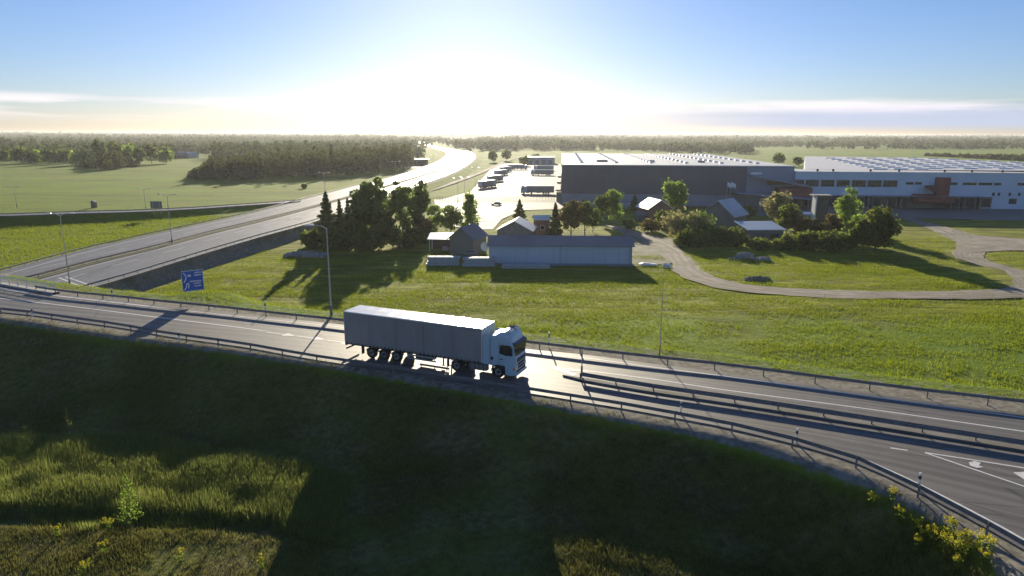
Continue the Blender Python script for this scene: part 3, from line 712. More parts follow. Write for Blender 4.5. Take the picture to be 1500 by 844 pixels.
# ------------------------------------------------------------------ trucks
def lathe_y(prof, n=28):              # profile of (radius, y) turned about the y axis
    V = [(r*math.cos(2*math.pi*k/n), y, r*math.sin(2*math.pi*k/n)) for r, y in prof for k in range(n)]
    m = len(prof); return V, [(j*n+k, j*n+(k+1) % n, (j+1)*n+(k+1) % n, (j+1)*n+k) for j in range(m-1) for k in range(n)]
def wheel_meshes():
    t = MB(); t.add(*lathe_y([(.29, -.14), (.36, -.165), (.47, -.165), (.505, -.12), (.51, 0), (.505, .12), (.47, .165), (.36, .165), (.29, .14)]))
    r = MB(); r.add(*lathe_y([(.02, -.05), (.11, -.06), (.13, -.10), (.20, -.10), (.21, -.04), (.27, -.05), (.30, -.13), (.30, .13), (.10, .10), (.02, .10)]))
    for k in range(8):
        a = k*math.pi/4; r.tube((.165*math.cos(a), -.10, .165*math.sin(a)), (.165*math.cos(a), -.125, .165*math.sin(a)), .018, n=6)
    return t, r
def make_truck(label):
    root = empty('semi_truck', (0, 0, 0), 0, label, 'truck')
    # curtain-sided box: sides with shallow folds, rounded top edge
    V = []; F_ = []; nx_, zs = 69, [1.12, 1.30, 1.8, 2.4, 3.0, 3.5, 3.86, 3.95]
    for s in (-1, 1):
        b = len(V)
        for i in range(nx_):
            for j, z in enumerate(zs):
                x = .04+13.5*i/(nx_-1); wv = (.018*math.sin(x*9.2)+.012*math.sin(x*4.1+z)+.008*math.sin(x*21))*(1 if 0 < j < 6 else 0)
                V.append((x, s*(1.262+wv+(.004 if j else 0)), z))
        m = len(zs)
        F_ += [(b+i*m+j, b+(i+1)*m+j, b+(i+1)*m+j+1, b+i*m+j+1) for i in range(nx_-1) for j in range(m-1)]
    link('curtain', quadmesh('curtain', V, F_), M['curtain'], root)
    V = []; zs2 = [(-1.27, 3.93), (-1.262, 3.985), (-1.2, 4.0), (-.6, 4.012), (0, 4.02), (.6, 4.012), (1.2, 4.0), (1.262, 3.985), (1.27, 3.93)]
    for i in range(41):
        x = 13.6*i/40
        for y, z in zs2: V.append((x, y, z-(.018*abs(math.sin(i*math.pi/4)) if abs(y) < 1 else 0)))
    m = len(zs2); link('roof', quadmesh('roof', V, [(i*m+j, (i+1)*m+j, (i+1)*m+j+1, i*m+j+1) for i in range(40) for j in range(m-1)], False), M['trailer_roof'], root)
    for i in range(1, 5):
        for s in (-1, 1): MB().box(13.6*i/5-.03, 13.6*i/5+.03, *sorted((s*1.25, s*1.296)), 1.13, 3.9).build('curtain_seam', M['seam'], root)
    for i in range(6): MB().box(.6+i*2.3, .72+i*2.3, -1.295, -1.274, 1.03, 1.09).build('marker_light', M['amber'], root)
    MB().box(13.56, 13.62, -1.25, 1.25, 1.1, 3.97).build('headboard', M['trailer_roof'], root)
    rd = MB().box(-.02, .035, -1.26, 1.26, 1.12, 3.96).build('rear_door', M['trailer_roof'], root)
    hb = MB()
    for y in (-.7, -.25, .25, .7): hb.tube((-.05, y, 1.2), (-.05, y, 3.9), .02, n=6)
    hb.build('lock_bar', M['galv'], rd)
    fl = MB().box(.0, 13.6, -1.272, -1.23, 1.0, 1.115).box(0, 13.6, 1.23, 1.272, 1.0, 1.115).box(0, 13.6, -1.225, 1.225, 1.02, 1.1)
    fl.build('floor', M['frame'], root)
    for i in range(34):
        x = .3+i*.395; bk = MB()
        bk.box(x-.025, x+.025, -1.307, -1.283, 1.02, 1.26)
        bk.build('buckle_strap', M['black'], root)
    ch = MB()
    for y in (-.5, .5): ch.box(.2, 9.2, y-.07, y+.07, .72, 1.02); ch.box(9.0, 16.0, y*.8-.05, y*.8+.05, .75, .95)
    for x in (.6, 2.0, 3.4, 4.7, 6.0, 7.5, 8.6, 12.6, 14.0): ch.box(x-.06, x+.06, -.42, .42, .75, .9)
    ch.build('chassis', M['frame'], root)
    # wheels
    t, r = wheel_meshes()
    for k, (x, s) in enumerate([(x, s) for x in (2.75, 4.05, 5.35, 11.25, 15.05) for s in (-1, 1)]):
        y = s*(1.06 if x > 15 else 1.07)
        if k == 0:
            w = t.build('tyre', M['rubber'], None, True); tm = w.data; bpy.data.objects.remove(w)
            w = r.build('rim', M['rim'], None); rmesh = w.data; bpy.data.objects.remove(w)
            ax = MB().tube((0, -.2, 0), (0, .25, 0), .1, n=10); w = ax.build('wheel', M['frame']); hub = w.data; bpy.data.objects.remove(w)
        wh = link('wheel', hub, None, root, (x, y, .51), 0 if s < 0 else math.pi)
        ty = link('tyre', tm, None, wh); rm = link('rim', rmesh, None, wh)
        if x in (11.25,): link('tyre', tm, None, wh, (0, .36, 0))
    ax = MB()
    for x in (2.75, 4.05, 5.35, 11.25, 15.05): ax.tube((x, -.95, .51), (x, .95, .51), .07, n=8)
    ax.build('axle', M['frame'], root)
    for x in (2.75, 4.05, 5.35, 11.25):
        mg = MB()
        for s in (-1, 1):
            for a in range(6):
                a0, a1 = math.pi*(.08+a*.14), math.pi*(.08+(a+1)*.14)
                q = [(x+.6*math.cos(b), .5+.6*math.sin(b)*.82) for b in (a0, a1)]
                mg.add([(q[0][0], s*.86, q[0][1]), (q[1][0], s*.86, q[1][1]), (q[1][0], s*1.24, q[1][1]), (q[0][0], s*1.24, q[0][1])], [(0, 1, 2, 3)])
        mg.build('mudguard', M['black'], root)
    for s in (-1, 1):
        MB().box(1.75, 1.78, s*1.05-.2, s*1.05+.2, .25, 1.0).build('mudflap', M['rubber'], root); MB().box(10.35, 10.38, s*1.05-.2, s*1.05+.2, .25, .95).build('mudflap', M['rubber'], root)
    for s in (-1, 1):
        g = MB().box(6.4, 9.3, s*1.2-.02, s*1.2+.02, .50, .62).box(6.4, 9.3, s*1.2-.02, s*1.2+.02, .78, .90)
        for x in (6.6, 7.9, 9.1): g.box(x-.03, x+.03, s*1.17-.02, s*1.17+.02, .5, 1.02)
        g.build('side_guard', M['kerb'], root)
        MB().tube((9.75, s*.75, .22), (9.75, s*.75, 1.0), .07, n=8).box(9.6, 9.9, s*.75-.12, s*.75+.12, .18, .23).build('landing_leg', M['frame'], root)
    sp = MB().bbox(7.1, 8.6, -.95, .2, .42, .9, .05); sp.build('pallet_box', M['frame'], root)
    for s in (-1, 1):
        tk = MB(); tk.bbox(12.35, 14.0, *sorted((s*.62, s*1.2)), .42, .98, .1)
        tk = tk.build('fuel_tank', M['galv'], root)
        st = MB()
        for x in (12.5, 12.9, 13.3, 13.7): st.box(x, x+.05, *sorted((s*.6, s*1.215)), .40, 1.0)
        st.build('tank_strap', M['black'], tk)
    rb = MB().box(.02, .12, -1.2, 1.2, .5, .66).box(.0, .1, -1.22, 1.22, .85, 1.0).build('rear_bumper', M['frame'], root)
    for s in (-1, 1): MB().box(-.03, .0, s*.95-.22, s*.95+.22, .87, .98).build('tail_light', M['red'], rb)
    # cab lofted from rounded cross sections
    secs = [(14.3,1.22,1.02,3.50,.10),(14.75,1.24,1.02,3.56,.14),(14.76,1.24,1.1,3.57,.14),(15.0,1.245,1.12,3.70,.20),(15.25,1.245,1.14,3.86,.26),(15.6,1.245,1.12,3.93,.3),
            (15.68,1.245,1.08,3.92,.3),(15.72,1.245,.42,3.9,.3),(15.95,1.24,.36,3.76,.3),(16.15,1.215,.34,3.50,.28),(16.27,1.19,.34,3.22,.24),(16.36,1.165,.35,2.96,.16),(16.5,1.10,.38,1.92,.1),(16.56,1.0,.44,1.80,.08)]
    V = []; K = 0
    for x, w, zb, zt, rr in secs:
        ring = [(-w, zb), (-w, zb+(zt-zb)*.35), (-w, zb+(zt-zb)*.7), (-w, zt-rr*1.3)]
        ring += [(-w*.96, zt-rr*.55), (-w*.84, zt-rr*.12), (-w*.62, zt), (0, zt+.03), (w*.62, zt), (w*.84, zt-rr*.12), (w*.96, zt-rr*.55)]
        ring += [(w, zt-rr*1.3), (w, zb+(zt-zb)*.7), (w, zb+(zt-zb)*.35), (w, zb)]
        K = len(ring); V += [(x, y, z) for y, z in ring]
    n = len(secs); F_ = [(i*K+j, i*K+(j+1) % K, (i+1)*K+(j+1) % K, (i+1)*K+j) for i in range(n-1) for j in range(K)]
    cab = MB().add(V, F_+[tuple(range(K)), tuple(range((n-1)*K, n*K))]).build('cab', M['cab'], root)
    for s in (-1, 1):
        fa = MB().prism_y([(13.66, 1.05), (14.29, 1.05), (14.29, 3.45), (13.9, 3.5), (13.72, 3.4)], *sorted((s*1.17, s*1.225))); fa.build('side_fairing', M['cab'], cab)
        # side window, pillar, door seams and handle
        o = s*1.262
        sw = MB().prism_y([(15.2, 2.12), (15.2, 2.78), (15.35, 2.86), (16.13, 2.86), (16.3, 2.2), (16.0, 2.02), (15.75, 1.98)], *sorted((s*1.2, o-s*.004))).build('side_window', M['glass'], cab)
        MB().box(15.12, 15.14, *sorted((s*1.2, o)), 1.15, 3.0).box(14.35, 14.37, *sorted((s*1.2, o-s*.01)), 1.1, 3.3).build('door_seam', M['black'], cab)
        MB().box(15.25, 15.5, *sorted((s*1.2, o+s*.012)), 1.62, 1.70).build('door_handle', M['black'], cab)
        MB().bbox(14.42, 14.62, *sorted((s*1.2, o+s*.0)), 1.5, 1.75, .01).build('vent', M['black'], cab)
        mi = MB().bbox(16.16, 16.36, *sorted((s*1.32, s*1.52)), 2.1, 2.72, .03).build('mirror', M['black'], cab)
        MB().tube((16.2, s*1.2, 2.8), (16.28, s*1.42, 2.7), .02, n=6).tube((16.2, s*1.2, 2.05), (16.28, s*1.42, 2.12), .02, n=6).build('mirror_arm', M['black'], mi)
        hl = MB().prism_z([(16.34, s*1.16), (16.5, s*1.1), (16.575, s*.98), (16.57, s*.72), (16.45, s*.75)], .78, 1.02).build('headlight', M['lampglass'], cab)
        MB().box(16.3, 16.52, *sorted((s*1.13, s*1.17)), .80, 1.0).build('indicator', M['amber'], cab)
        MB().box(15.1, 15.3, *sorted((s*1.24, s*1.25)), .5, .6).box(14.5, 14.58, *sorted((s*1.0, s*1.22)), .3, 1.0).build('step', M['black'], cab)
    fx = MB()
    for i in range(8): 
        a0, a1 = math.pi*i/8, math.pi*(i+1)/8
        for s in (-1, 1):
            q = [(15.05+.64*math.cos(b), .5+.64*math.sin(b)) for b in (a0, a1)]
            fx.add([(q[0][0], s*.7, q[0][1]), (q[1][0], s*.7, q[1][1]), (q[1][0], s*1.262, q[1][1]), (q[0][0], s*1.262, q[0][1])], [(0, 1, 2, 3)])
    fx.box(14.45, 15.66, -1.0, 1.0, .85, 1.12); fx.build('wheel_arch', M['black'], cab)
    ws = MB().add([(16.385, -1.09, 2.84), (16.51, -1.05, 2.0), (16.545, -.5, 1.97), (16.55, 0, 1.96), (16.545, .5, 1.97), (16.51, 1.05, 2.0), (16.385, 1.09, 2.84), (16.42, .5, 2.87), (16.425, 0, 2.88), (16.42, -.5, 2.87)],
                  [(0, 1, 2, 9), (9, 2, 3, 8), (8, 3, 4, 7), (7, 4, 5, 6)]).build('windscreen', M['glass'], cab)
    MB().tube((16.55, -.6, 2.0), (16.49, -.15, 2.5), .012, n=5).tube((16.55, .3, 2.0), (16.49, .7, 2.5), .012, n=5).build('wiper', M['black'], ws)
    MB().prism_y([(16.27, 3.1), (16.6, 2.92), (16.62, 2.82), (16.38, 2.9)], -1.15, 1.15).build('sun_visor', M['darkwin'], cab)
    gr = MB()
    for z0, z1, w in ((1.42, 1.72, .8), (1.12, 1.3, .66), (.86, 1.02, .62), (.58, .74, .9)): gr.box(16.45, 16.585, -w, w, z0, z1)
    gr = gr.build('grille', M['black'], cab)
    gs = MB()
    for z in (1.5, 1.6): gs.box(16.5, 16.60, -.78, .78, z, z+.025)
    gs.build('grille_bar', M['galv'], gr)
    MB().bbox(16.3, 16.63, -1.12, 1.12, .34, .52, .04).build('bumper', M['cab'], cab)
    MB().box(16.56, 16.60, -.26, .26, .40, .51).build('number_plate', M['white'], cab)
    rl = MB()
    for y in (-.75, -.35, .35, .75): rl.tube((15.9, y, 3.93), (16.06, y, 3.93), .095, n=12)
    rl.build('roof_lamp', M['lampglass'], cab)
    MB().tube((15.88, -1.0, 3.88), (15.88, 1.0, 3.88), .03, n=6).tube((15.5, -1.05, 3.75), (16.1, -1.13, 3.45), .03, n=6).build('lamp_bar', M['galv'], cab)
    MB().tube((15.3, .55, 3.98), (15.95, .55, 3.99), .05, .09, n=8).tube((15.3, .2, 3.98), (15.8, .2, 4.0), .04, .07, n=8).build('air_horn', M['galv'], cab)
    MB().box(13.75, 14.25, -.9, .9, .98, 1.05).tube((13.95, .6, 1.0), (13.95, .6, 3.2), .08, n=8).build('rear_deck', M['frame'], root)
    return root
HEAD = R_(-23.6)
truck = make_truck('white cab semi-truck with grey curtain-sided trailer driving along the road in the middle')
truck.location = (-14.92, 61.75, .004); truck.rotation_euler.z = HEAD; truck.scale = (1.035,)*3
def park(u, v, deg, label, s=1.0, front=False):
    t = copy_tree(truck); p = W(u, v, ZF); t.location = (p[0], p[1], ZF+.065); t.rotation_euler.z = R_(deg); t.scale = (s,)*3
    t['label'] = label; t['group'] = 'trucks parked in the warehouse yard'; return t
# docked trucks back onto the warehouse (origin is the rear end, so they point left)
park(811.5, 284.5, 176, 'semi-truck backed up to the warehouse dock, nearest of the yard trucks')
park(811, 257, 176, 'grey semi-truck at the dock behind the nearest docked one')
park(811, 250, 176, 'semi-truck at the dock in front of the grey hall, farthest of the docked ones')
for i, (u, v, lb) in enumerate(((703, 276.5, 'parked semi-truck at the yard kerb, first and nearest of the row'), (716, 267.5, 'parked semi-truck second in the row at the yard kerb'),
        (726, 258, 'parked semi-truck third in the row at the yard kerb'), (733.5, 252.5, 'parked semi-truck farthest along the row at the yard kerb'))): park(u, v, 62, lb)
park(744, 248.5, 4, 'semi-truck parked crosswise at the far end of the yard')
truck['label'] = 'white cab semi-truck with grey curtain-sided trailer driving along the road in the middle'

# car on the access road
def make_car(loc, rz, label):
    root = empty('passenger_car', loc, rz, label, 'car')
    pr = [(-2.2, .3), (-2.25, .75), (-2.15, .95), (-1.75, 1.02), (-1.3, 1.42), (-.6, 1.5), (.3, 1.46), (.95, 1.0), (1.9, .88), (2.2, .72), (2.25, .35), (1.9, .28)]
    V = []; secs = [(-.88, .92, .0), (-.8, 1, .0), (.8, 1, 0), (.88, .92, 0)]
    V = [(x*k, y*(.82 if z > 1.1 else 1), .28+(z-.28)*k) for y, k, _ in secs for x, z in pr]; n = len(pr)
    F_ = [tuple(range(n)), tuple(range(3*n, 4*n))]+[(i*n+j, i*n+(j+1) % n, (i+1)*n+(j+1) % n, (i+1)*n+j) for i in range(3) for j in range(n)]
    b = MB().add(V, F_).build('body', M['grey'], root)
    gl = MB().prism_y([(-1.6, 1.04), (-1.25, 1.36), (-.6, 1.43), (.28, 1.39), (.8, 1.02)], -.80, .80)
    gl.build('window', M['glass'], root)
    for x in (-1.4, 1.4):
        for s in (-1, 1):
            w = MB().tube((x, s*.72, .32), (x, s*.9, .32), .32, n=14).build('wheel', M['rubber'], root); MB().tube((x, s*.89, .32), (x, s*.915, .32), .19, n=10).build('rim', M['rim'], w)
    for s in (-1, 1): MB().box(2.13, 2.22, s*.62-.14, s*.62+.14, .62, .74).build('headlight', M['lampglass'], root)
    return root
make_car(tuple(W(727, 300.5, ZF+.08)), R_(172), 'dark car driving on the bright access road below the yard')

# ------------------------------------------------------------------ warehouses
TH = R_(-4)
dV = np.array([math.sin(R_(4.1)), math.cos(R_(4.1))]); dU = np.array([dV[1], -dV[0]])
A0 = W(822, 299.5, ZF)[:2]                       # near left foot of the dark hall
def frame_root(name, org, label, cat='building'):
    return empty(name, (float(org[0]), float(org[1]), ZF), -R_(4.1), label, cat)
ha = frame_root('warehouse', A0, 'huge dark grey warehouse with a pale flat roof beyond the house trees', 'warehouse')
HA, LA, DA = 16.4, 95.5, 176
MB().box(0, 76.5, 0, DA, 4.6, HA).build('wall', M['dark_clad'], ha)
MB().box(76.5, LA, .4, DA, 0, HA-.1).build('wall', M['slate_clad'], ha)['label'] = 'paler slate blue wall section at the right end'
MB().box(.25, 76.2, .3, DA-1, -.3, 4.6).build('plinth', M['plinth'], ha)
pr_ = MB()
for k in range(12): pr_.box(.3+k*6.3, .36+k*6.3, .2, .3, 0, 4.55)
pr_.build('panel_joint', M['kerb'], ha)
rf = MB().box(-.1, LA+.1, -.1, DA+.1, HA+.004, HA+.35).build('roof', M['roof_white'], ha)
MB().box(-.35, -.1, -.2, DA, HA-.6, HA+.75).build('parapet', M['white'], ha)
for r in range(6):
    for k in range(13):
        MB().bbox(8+r*15.3, 9.6+r*15.3, 18+k*12, 20.6+k*12, HA+.3, HA+1.05, .15).build('roof_light', M['lampglass'], rf)
for x, w_ in ((16, 5), (40, 2.4), (62, 3)): MB().box(x, x+w_, 30, 32, HA+.35, HA+1.3).build('roof_vent', M['kerb'], rf)
MB().box(78, 82.5, -.08, .38, 13.2, 14.0).build('wall_sign', M['white'], ha)
# dock canopies on the left side
for k in range(3):
    y = 18+k*52
    MB().box(-2.6, -.4, y, y+34, 4.2, 4.8).build('dock_canopy', M['kerb'], ha)
for k in range(10):
    y = 12+k*16; MB().box(-2.2, -.1, y, y+3.4, 0, 4.19).build('dock_shelter', M['barn'], ha)
# sloped canopies and red porch where the two halls meet
MB().prism_y([(70, 6.1), (101, 3.9), (101, 4.4), (70, 6.6)], -13, -.2).build('canopy', M['slate_clad'], ha)
MB().prism_y([(77, 12.6), (101, 8.4), (101, 9.0), (77, 13.2)], -6, .2).build('canopy', M['slate_clad'], ha)
MB().box(88, 101, -7, -.5, 3.6, 8.3).build('porch', M['brickred'], ha)
for x in (79, 90, 99): MB().box(x, x+.5, -12.6, -12.1, 0, 4.2).build('canopy_post', M['steel'], ha)
MB().box(85, 95, .2, .38, 8.9, 10.4).build('window', M['darkwin'], ha)
# white-blue hall on the right
B0 = A0+dU*(LA+.3)+dV*(-1.0)
hb_ = frame_root('distribution_hall', B0, 'long pale blue distribution hall with a window band and dock doors at the right edge', 'warehouse')
HB = 14.2
MB().box(0, 150, 0, 19, 4.9, HB).build('wall', M['blue_clad'], hb_)
MB().box(.2, 74, 1.6, 18, -.3, 4.9).build('dock_wall', M['wallconc'], hb_)
MB().box(74, 150, .25, 18, -.3, 4.9).build('plinth', M['blue_clad'], hb_)
rb_ = MB().box(-.15, 150.2, -.15, 19, HB+.004, HB+.4).build('roof', M['roof_white'], hb_)
def bx(u): return (np.array([W(u, 285, ZF+8)[0], 0])[0])
def ub(u, v=285, z=0):                            # picture column to metres along the facade
    P0 = B0; d = RM @ np.array([(u-750)/1000, -(v-422)/1000, -1.0]); d2 = d[:2]
    A_ = np.array([[dU[0], -d2[0]], [dU[1], -d2[1]]]); s, t = np.linalg.solve(A_, -P0); return s
def zb_(v, u=1200):
    s = ub(u, v); q = B0+dU*s; return height_at(q[0], q[1], v)-ZF
for u0, u1 in ((1163,1176),(1178.5,1197.5),(1201,1220),(1224,1242.5),(1246,1266),(1269,1289),(1292,1312)):
    x0, x1 = ub(u0), ub(u1); w = MB().box(x0-.15, x1+.15, -.12, -.001, 8.5, 11.3).build('window', M['galv'], hb_)
    pn = MB(); n = 4
    for k in range(n): pn.box(x0+(x1-x0)*k/n+.06, x0+(x1-x0)*(k+1)/n-.06, -.16, -.121, 8.7, 11.1)
    pn.build('pane', M['darkwin'], w)
for u0, u1 in ((1325,1336),(1338,1348),(1389,1400),(1408,1428),(1431,1451),(1454,1464),(1488,1498)):
    MB().box(ub(u0), ub(u1), -.1, -.001, 9.6, 10.6).build('window', M['darkwin'], hb_)
for u in (1455, 1463, 1479, 1493): MB().box(ub(u-1.8), ub(u+1.8), -.1, -.001, 5.4, 6.7).build('window', M['darkwin'], hb_)
MB().box(ub(1480), ub(1491), .1, .24, 2.2, 4.3).build('window', M['darkwin'], hb_)
MB().bbox(ub(1367), ub(1387), -1.6, -.01, 4.6, 12.6, .05).build('red_tower', M['brickred'], hb_)
MB().prism_x([(-6, 3.2), (-.3, 5.4), (-.3, 6.0), (-6, 3.9)], ub(1335), ub(1368)).build('red_canopy', M['brickred'], hb_)
MB().box(ub(1337), ub(1392), -4, -.2, 2.6, 5.1).build('red_porch', M['brickred'], hb_)
MB().prism_x([(-7, 7.0), (-.3, 9.0), (-.3, 9.4), (-7, 7.4)], ub(1352), ub(1366.5)).build('red_canopy', M['brickred'], hb_)
for u0, u1 in ((1160,1174),(1182,1194),(1203,1217),(1230,1243),(1252,1266),(1276,1290),(1298,1313),(1319,1333),(1391,1405),(1412,1428),(1436,1451)):
    x0, x1 = ub(u0), ub(u1)
    d = MB().box(x0, x1, -1.5, 1.55, .9, 4.88).build('dock_shelter', M['wallconc'], hb_)
    MB().box(x0+.5, x1-.5, -1.56, -1.51, 1.0, 4.3).build('dock_door', M['darkwin'], d)
    MB().box(x0+.2, x0+.5, -1.9, -1.58, .2, 1.0).box(x1-.5, x1-.2, -1.9, -1.58, .2, 1.0).build('buffer', M['kerb'], d)
for u in (1196, 1244, 1268, 1291, 1315, 1407, 1430): MB().box(ub(u), ub(u)+.5, -3, -2.6, 0, 4.9).build('column', M['wallconc'], hb_)
MB().box(0, 74, -3.2, -.2, 4.93, 5.2).build('dock_canopy', M['slate_clad'], hb_)
for u in (1198, 1221, 1276, 1318, 1385, 1425, 1470): MB().tube((ub(u), 3, HB+.3), (ub(u), 3, HB+1.3), .45, n=8).build('roof_vent', M['black'], rb_)
MB().box(ub(1410), ub(1414), -.2, -.05, 6.5, 7.1).build('wall_lamp', M['lampwhite'], hb_)
# second hall behind it, seen as a wide ribbed pale roof with rows of roof lights
C0 = W(1179, 247.4, 5.6)[:2]
hc = empty('logistics_hall', (float(C0[0]), float(C0[1]), ZF), 0, 'big rear hall whose ribbed cream roof shows above the pale blue hall', 'warehouse')
cp = [W(u, v, 5.6)[:2]-C0 for u, v in ((1179,247.4),(1179,229),(1347,231),(1500,238.5),(1800,252),(1800,256.5))]
MB().prism_z([tuple(q) for q in cp], -.2, 14.2).build('wall', M['blue_clad'], hc)
rc = MB().prism_z([tuple(q*1.0) for q in cp], 14.21, 14.6).build('roof', M['roof_white'], hc)
lt = 0
for i in range(9):
    for j in range(11):
        u = 1215+j*30+i*9; v = 231.5+i*2.0+max(0, (u-1347))*.045
        if v > 247.5 or lt >= 98: continue
        q = W(u, v, 5.8)[:2]-C0; lt += 1
        MB().bbox(q[0]-3.2, q[0]+3.2, q[1]-1.6, q[1]+1.6, 14.6, 15.1, .2).build('roof_light', M['white'], rc)
# grey hall at the far end of the yard
g0 = W(769, 240.5, ZF); g1 = W(812, 241, ZF)
gh = empty('storage_hall', tuple(g0), -R_(3), 'low grey hall closing the far end of the truck yard', 'warehouse')
L_ = float(np.linalg.norm(g1-g0)); MB().box(0, L_, 0, 30, -.3, 6.5).build('wall', M['slate_clad'], gh)
MB().prism_y([(-.4, 6.5), (L_+.4, 6.5), (L_+.4, 6.9), (-.4, 6.9)], -.4, 30.4).build('roof', M['roof_grey'], gh)
for k in range(4): MB().box(4+k*6.5, 7.5+k*6.5, -.06, .0, 0, 4).build('gate', M['dock'], gh)
# service building left of the motorway bend
s0 = W(598, 242.5, ZL)
sb = empty('service_station', tuple(s0), R_(4), 'low service building with a dark window band left of the motorway bend', 'building')
MB().box(0, 17, 0, 14, -.3, 5.0).build('wall', M['plaster'], sb); MB().box(-1, 18, -1, 15, 5.0, 5.6).build('roof', M['roof_grey'], sb)
for x0, x1 in ((1, 7.2), (8.4, 16)): MB().box(x0, x1, -.1, -.002, 1.6, 3.9).build('window', M['darkwin'], sb)
flat('forecourt', [(587,244.3),(628,243.3),(627,246.6),(586,247)], ZL+.1, M['concrete'])

# ------------------------------------------------------------------ farm buildings
def wz(u, v, z=ZF): return W(u, v, z)
# long blue shed
a = wz(716, 388); b = wz(925, 389.5)
sh = empty('long_shed', tuple(a), math.atan2(b[1]-a[1], b[0]-a[0]), 'long low blue shed with a grey sheet roof at the edge of the lit field', 'shed')
L_ = float(np.linalg.norm(b-a)); zs_ = height_at(a[0]+5, a[1], 359)-ZF; zr = height_at(a[0]+5, a[1]+6.5, 343.5)-ZF
MB().box(0, L_, 0, 9.5, -.3, zs_).build('wall', M['shed'], sh)
MB().prism_x([(-.5, zs_-.12), (-.5, zs_+.04), (5.4, zr), (10.2, zs_+.3), (10.2, zs_+.1), (5.4, zr-.18)], -.4, L_+.5).build('roof', M['roof_old'], sh)
MB().prism_x([(0.02, zs_), (9.4, zs_), (5.4, zr-.2)], .02, L_-.02).build('gable', M['shed'], sh)
MB().box(0, L_, -.06, -.004, -.2, .45).build('base_board', M['plinth'], sh)
MB().tube((-.4, -.58, zs_-.12), (L_+.5, -.58, zs_-.12), .08, n=6).build('gutter', M['slate_clad'], sh)
for x in (.5, L_*.5, L_-.6): MB().tube((x, -.12, .1), (x, -.12, zs_-.25), .05, n=6).tube((x, -.12, zs_-.25), (x, -.55, zs_-.12), .05, n=6).build('downpipe', M['slate_clad'], sh)
jj = MB()
for k in range(1, 11): jj.box(L_*k/11-.02, L_*k/11+.02, -.012, -.003, .46, zs_-.3)
jj.build('panel_joint', M['slate_clad'], sh)
MB().box(L_-.25, L_+.02, -.08, -.005, .46, zs_-.02).build('corner_board', M['slate_clad'], sh)
def house(name, u, v, rz, L, D, h, rh, wall, roofm, label, cat='house', wins=(), skyl=0, chimney=False, over=.5, axis='x'):
    p = W(u, v, ZF); r = empty(name, tuple(p), R_(rz), label, cat)
    MB().box(-L/2, L/2, -D/2, D/2, -.4, h).build('wall', M[wall], r)
    MB().prism_x([(-D/2+.01, h), (D/2-.01, h), (0, h+rh)], -L/2+.01, L/2-.01).build('gable', M[wall], r)
    t = .16; k = rh/(D/2); e = over
    ro = MB().prism_x([(-D/2-e, h-k*e+.02), (0, h+rh+.02), (D/2+e, h-k*e+.02), (D/2+e, h-k*e+t+.03), (0, h+rh+t+.05), (-D/2-e, h-k*e+t+.03)], -L/2-e, L/2+e).build('roof', M[roofm], r)
    for (x, z, w, hh) in wins:
        q = MB().box(x-w/2-.08, x+w/2+.08, -D/2-.05, -D/2-.003, z-.08, z+hh+.08).build('window', M['white'], r)
        MB().box(x-w/2, x+w/2, -D/2-.075, -D/2-.052, z, z+hh).build('pane', M['glass'], q)
    for i in range(skyl):
        x = -1.6+i*2.6; mb = MB(); y0, y1 = -D*.38, -D*.14
        for (ya, yb) in ((y0, y1),): mb.add([(x, ya, h+rh+k*ya+t+.12), (x+1.1, ya, h+rh+k*ya+t+.12), (x+1.1, yb, h+rh+k*yb+t+.12), (x, yb, h+rh+k*yb+t+.12)], [(0, 1, 2, 3)])
        mb.build('skylight', M['lampglass'], ro)
    if chimney: MB().box(L*.2-.4, L*.2+.4, -.4, .4, h+rh*.6, h+rh+1.2).build('chimney', M['brick'], ro)
    return r
house('wooden_barn', 686, 369, 70, 8.5, 6.4, 4.0, 2.6, 'barn', 'roof_old', 'weathered grey wooden barn with its gable toward the field, next to the carport', 'barn')
house('farm_house', 757, 352, 82, 10, 9.5, 3.4, 2.5, 'plaster', 'roof_grey', 'house behind the long blue shed, only its pale gable roof showing', chimney=False)
house('brick_outhouse', 793, 345, 5, 4.2, 4.2, 5.0, .8, 'brick', 'roof_bright', 'small dark brown outhouse above the middle of the long blue shed', 'outbuilding', wins=((0, 2.0, 1.0, 1.2),))
hw = house('cottage', 958, 322, -78, 10.0, 8.6, 4.4, 2.8, 'brick', 'roof_bright', 'cottage with a dazzling white roof left of the round light-green tree', 'house', wins=((-2, 1.0, 1.0, 1.2), (1.5, 1.0, 1.0, 1.2)))
house('porch_shed', 945, 323, 5, 6.5, 4.0, 2.1, .9, 'barn', 'roof_old', 'low grey-roofed lean-to standing in front of the white-roofed cottage', 'shed')
house('skylight_house', 1060, 334, 50, 11, 10.5, 4.6, 4.4, 'plaster', 'roof_grey', 'grey-roofed house with two bright skylights in front of the dark warehouse', 'house', wins=((-3, 1.4, 1.1, 1.3), (0, 1.4, 1.1, 1.3), (3, 1.4, 1.1, 1.3)), skyl=2)
p = W(1114, 352, ZF); ft = empty('flat_garage', tuple(p), R_(4), 'garage with a flat blue-grey roof among the bushes in front of the skylight house', 'garage')
MB().box(-4.8, 4.8, -3.5, 3.5, -.3, 3.3).build('wall', M['barn'], ft)
MB().prism_x([(-4.0, 3.33), (-4.0, 3.55), (5.6, 4.75), (5.6, 4.5)], -5.4, 5.4).build('roof', M['roof_blue'], ft)
MB().prism_x([(-4.1, 3.3), (-4.1, 3.62), (5.7, 4.85), (5.7, 4.45)], -5.75, -5.41).build('bargeboard', M['white'], ft)
MB().box(-3.4, -.6, -3.56, -3.502, 0, 2.5).build('gate', M['dock'], ft); MB().box(1.2, 3.4, -3.56, -3.502, 1.1, 2.2).build('window', M['darkwin'], ft)
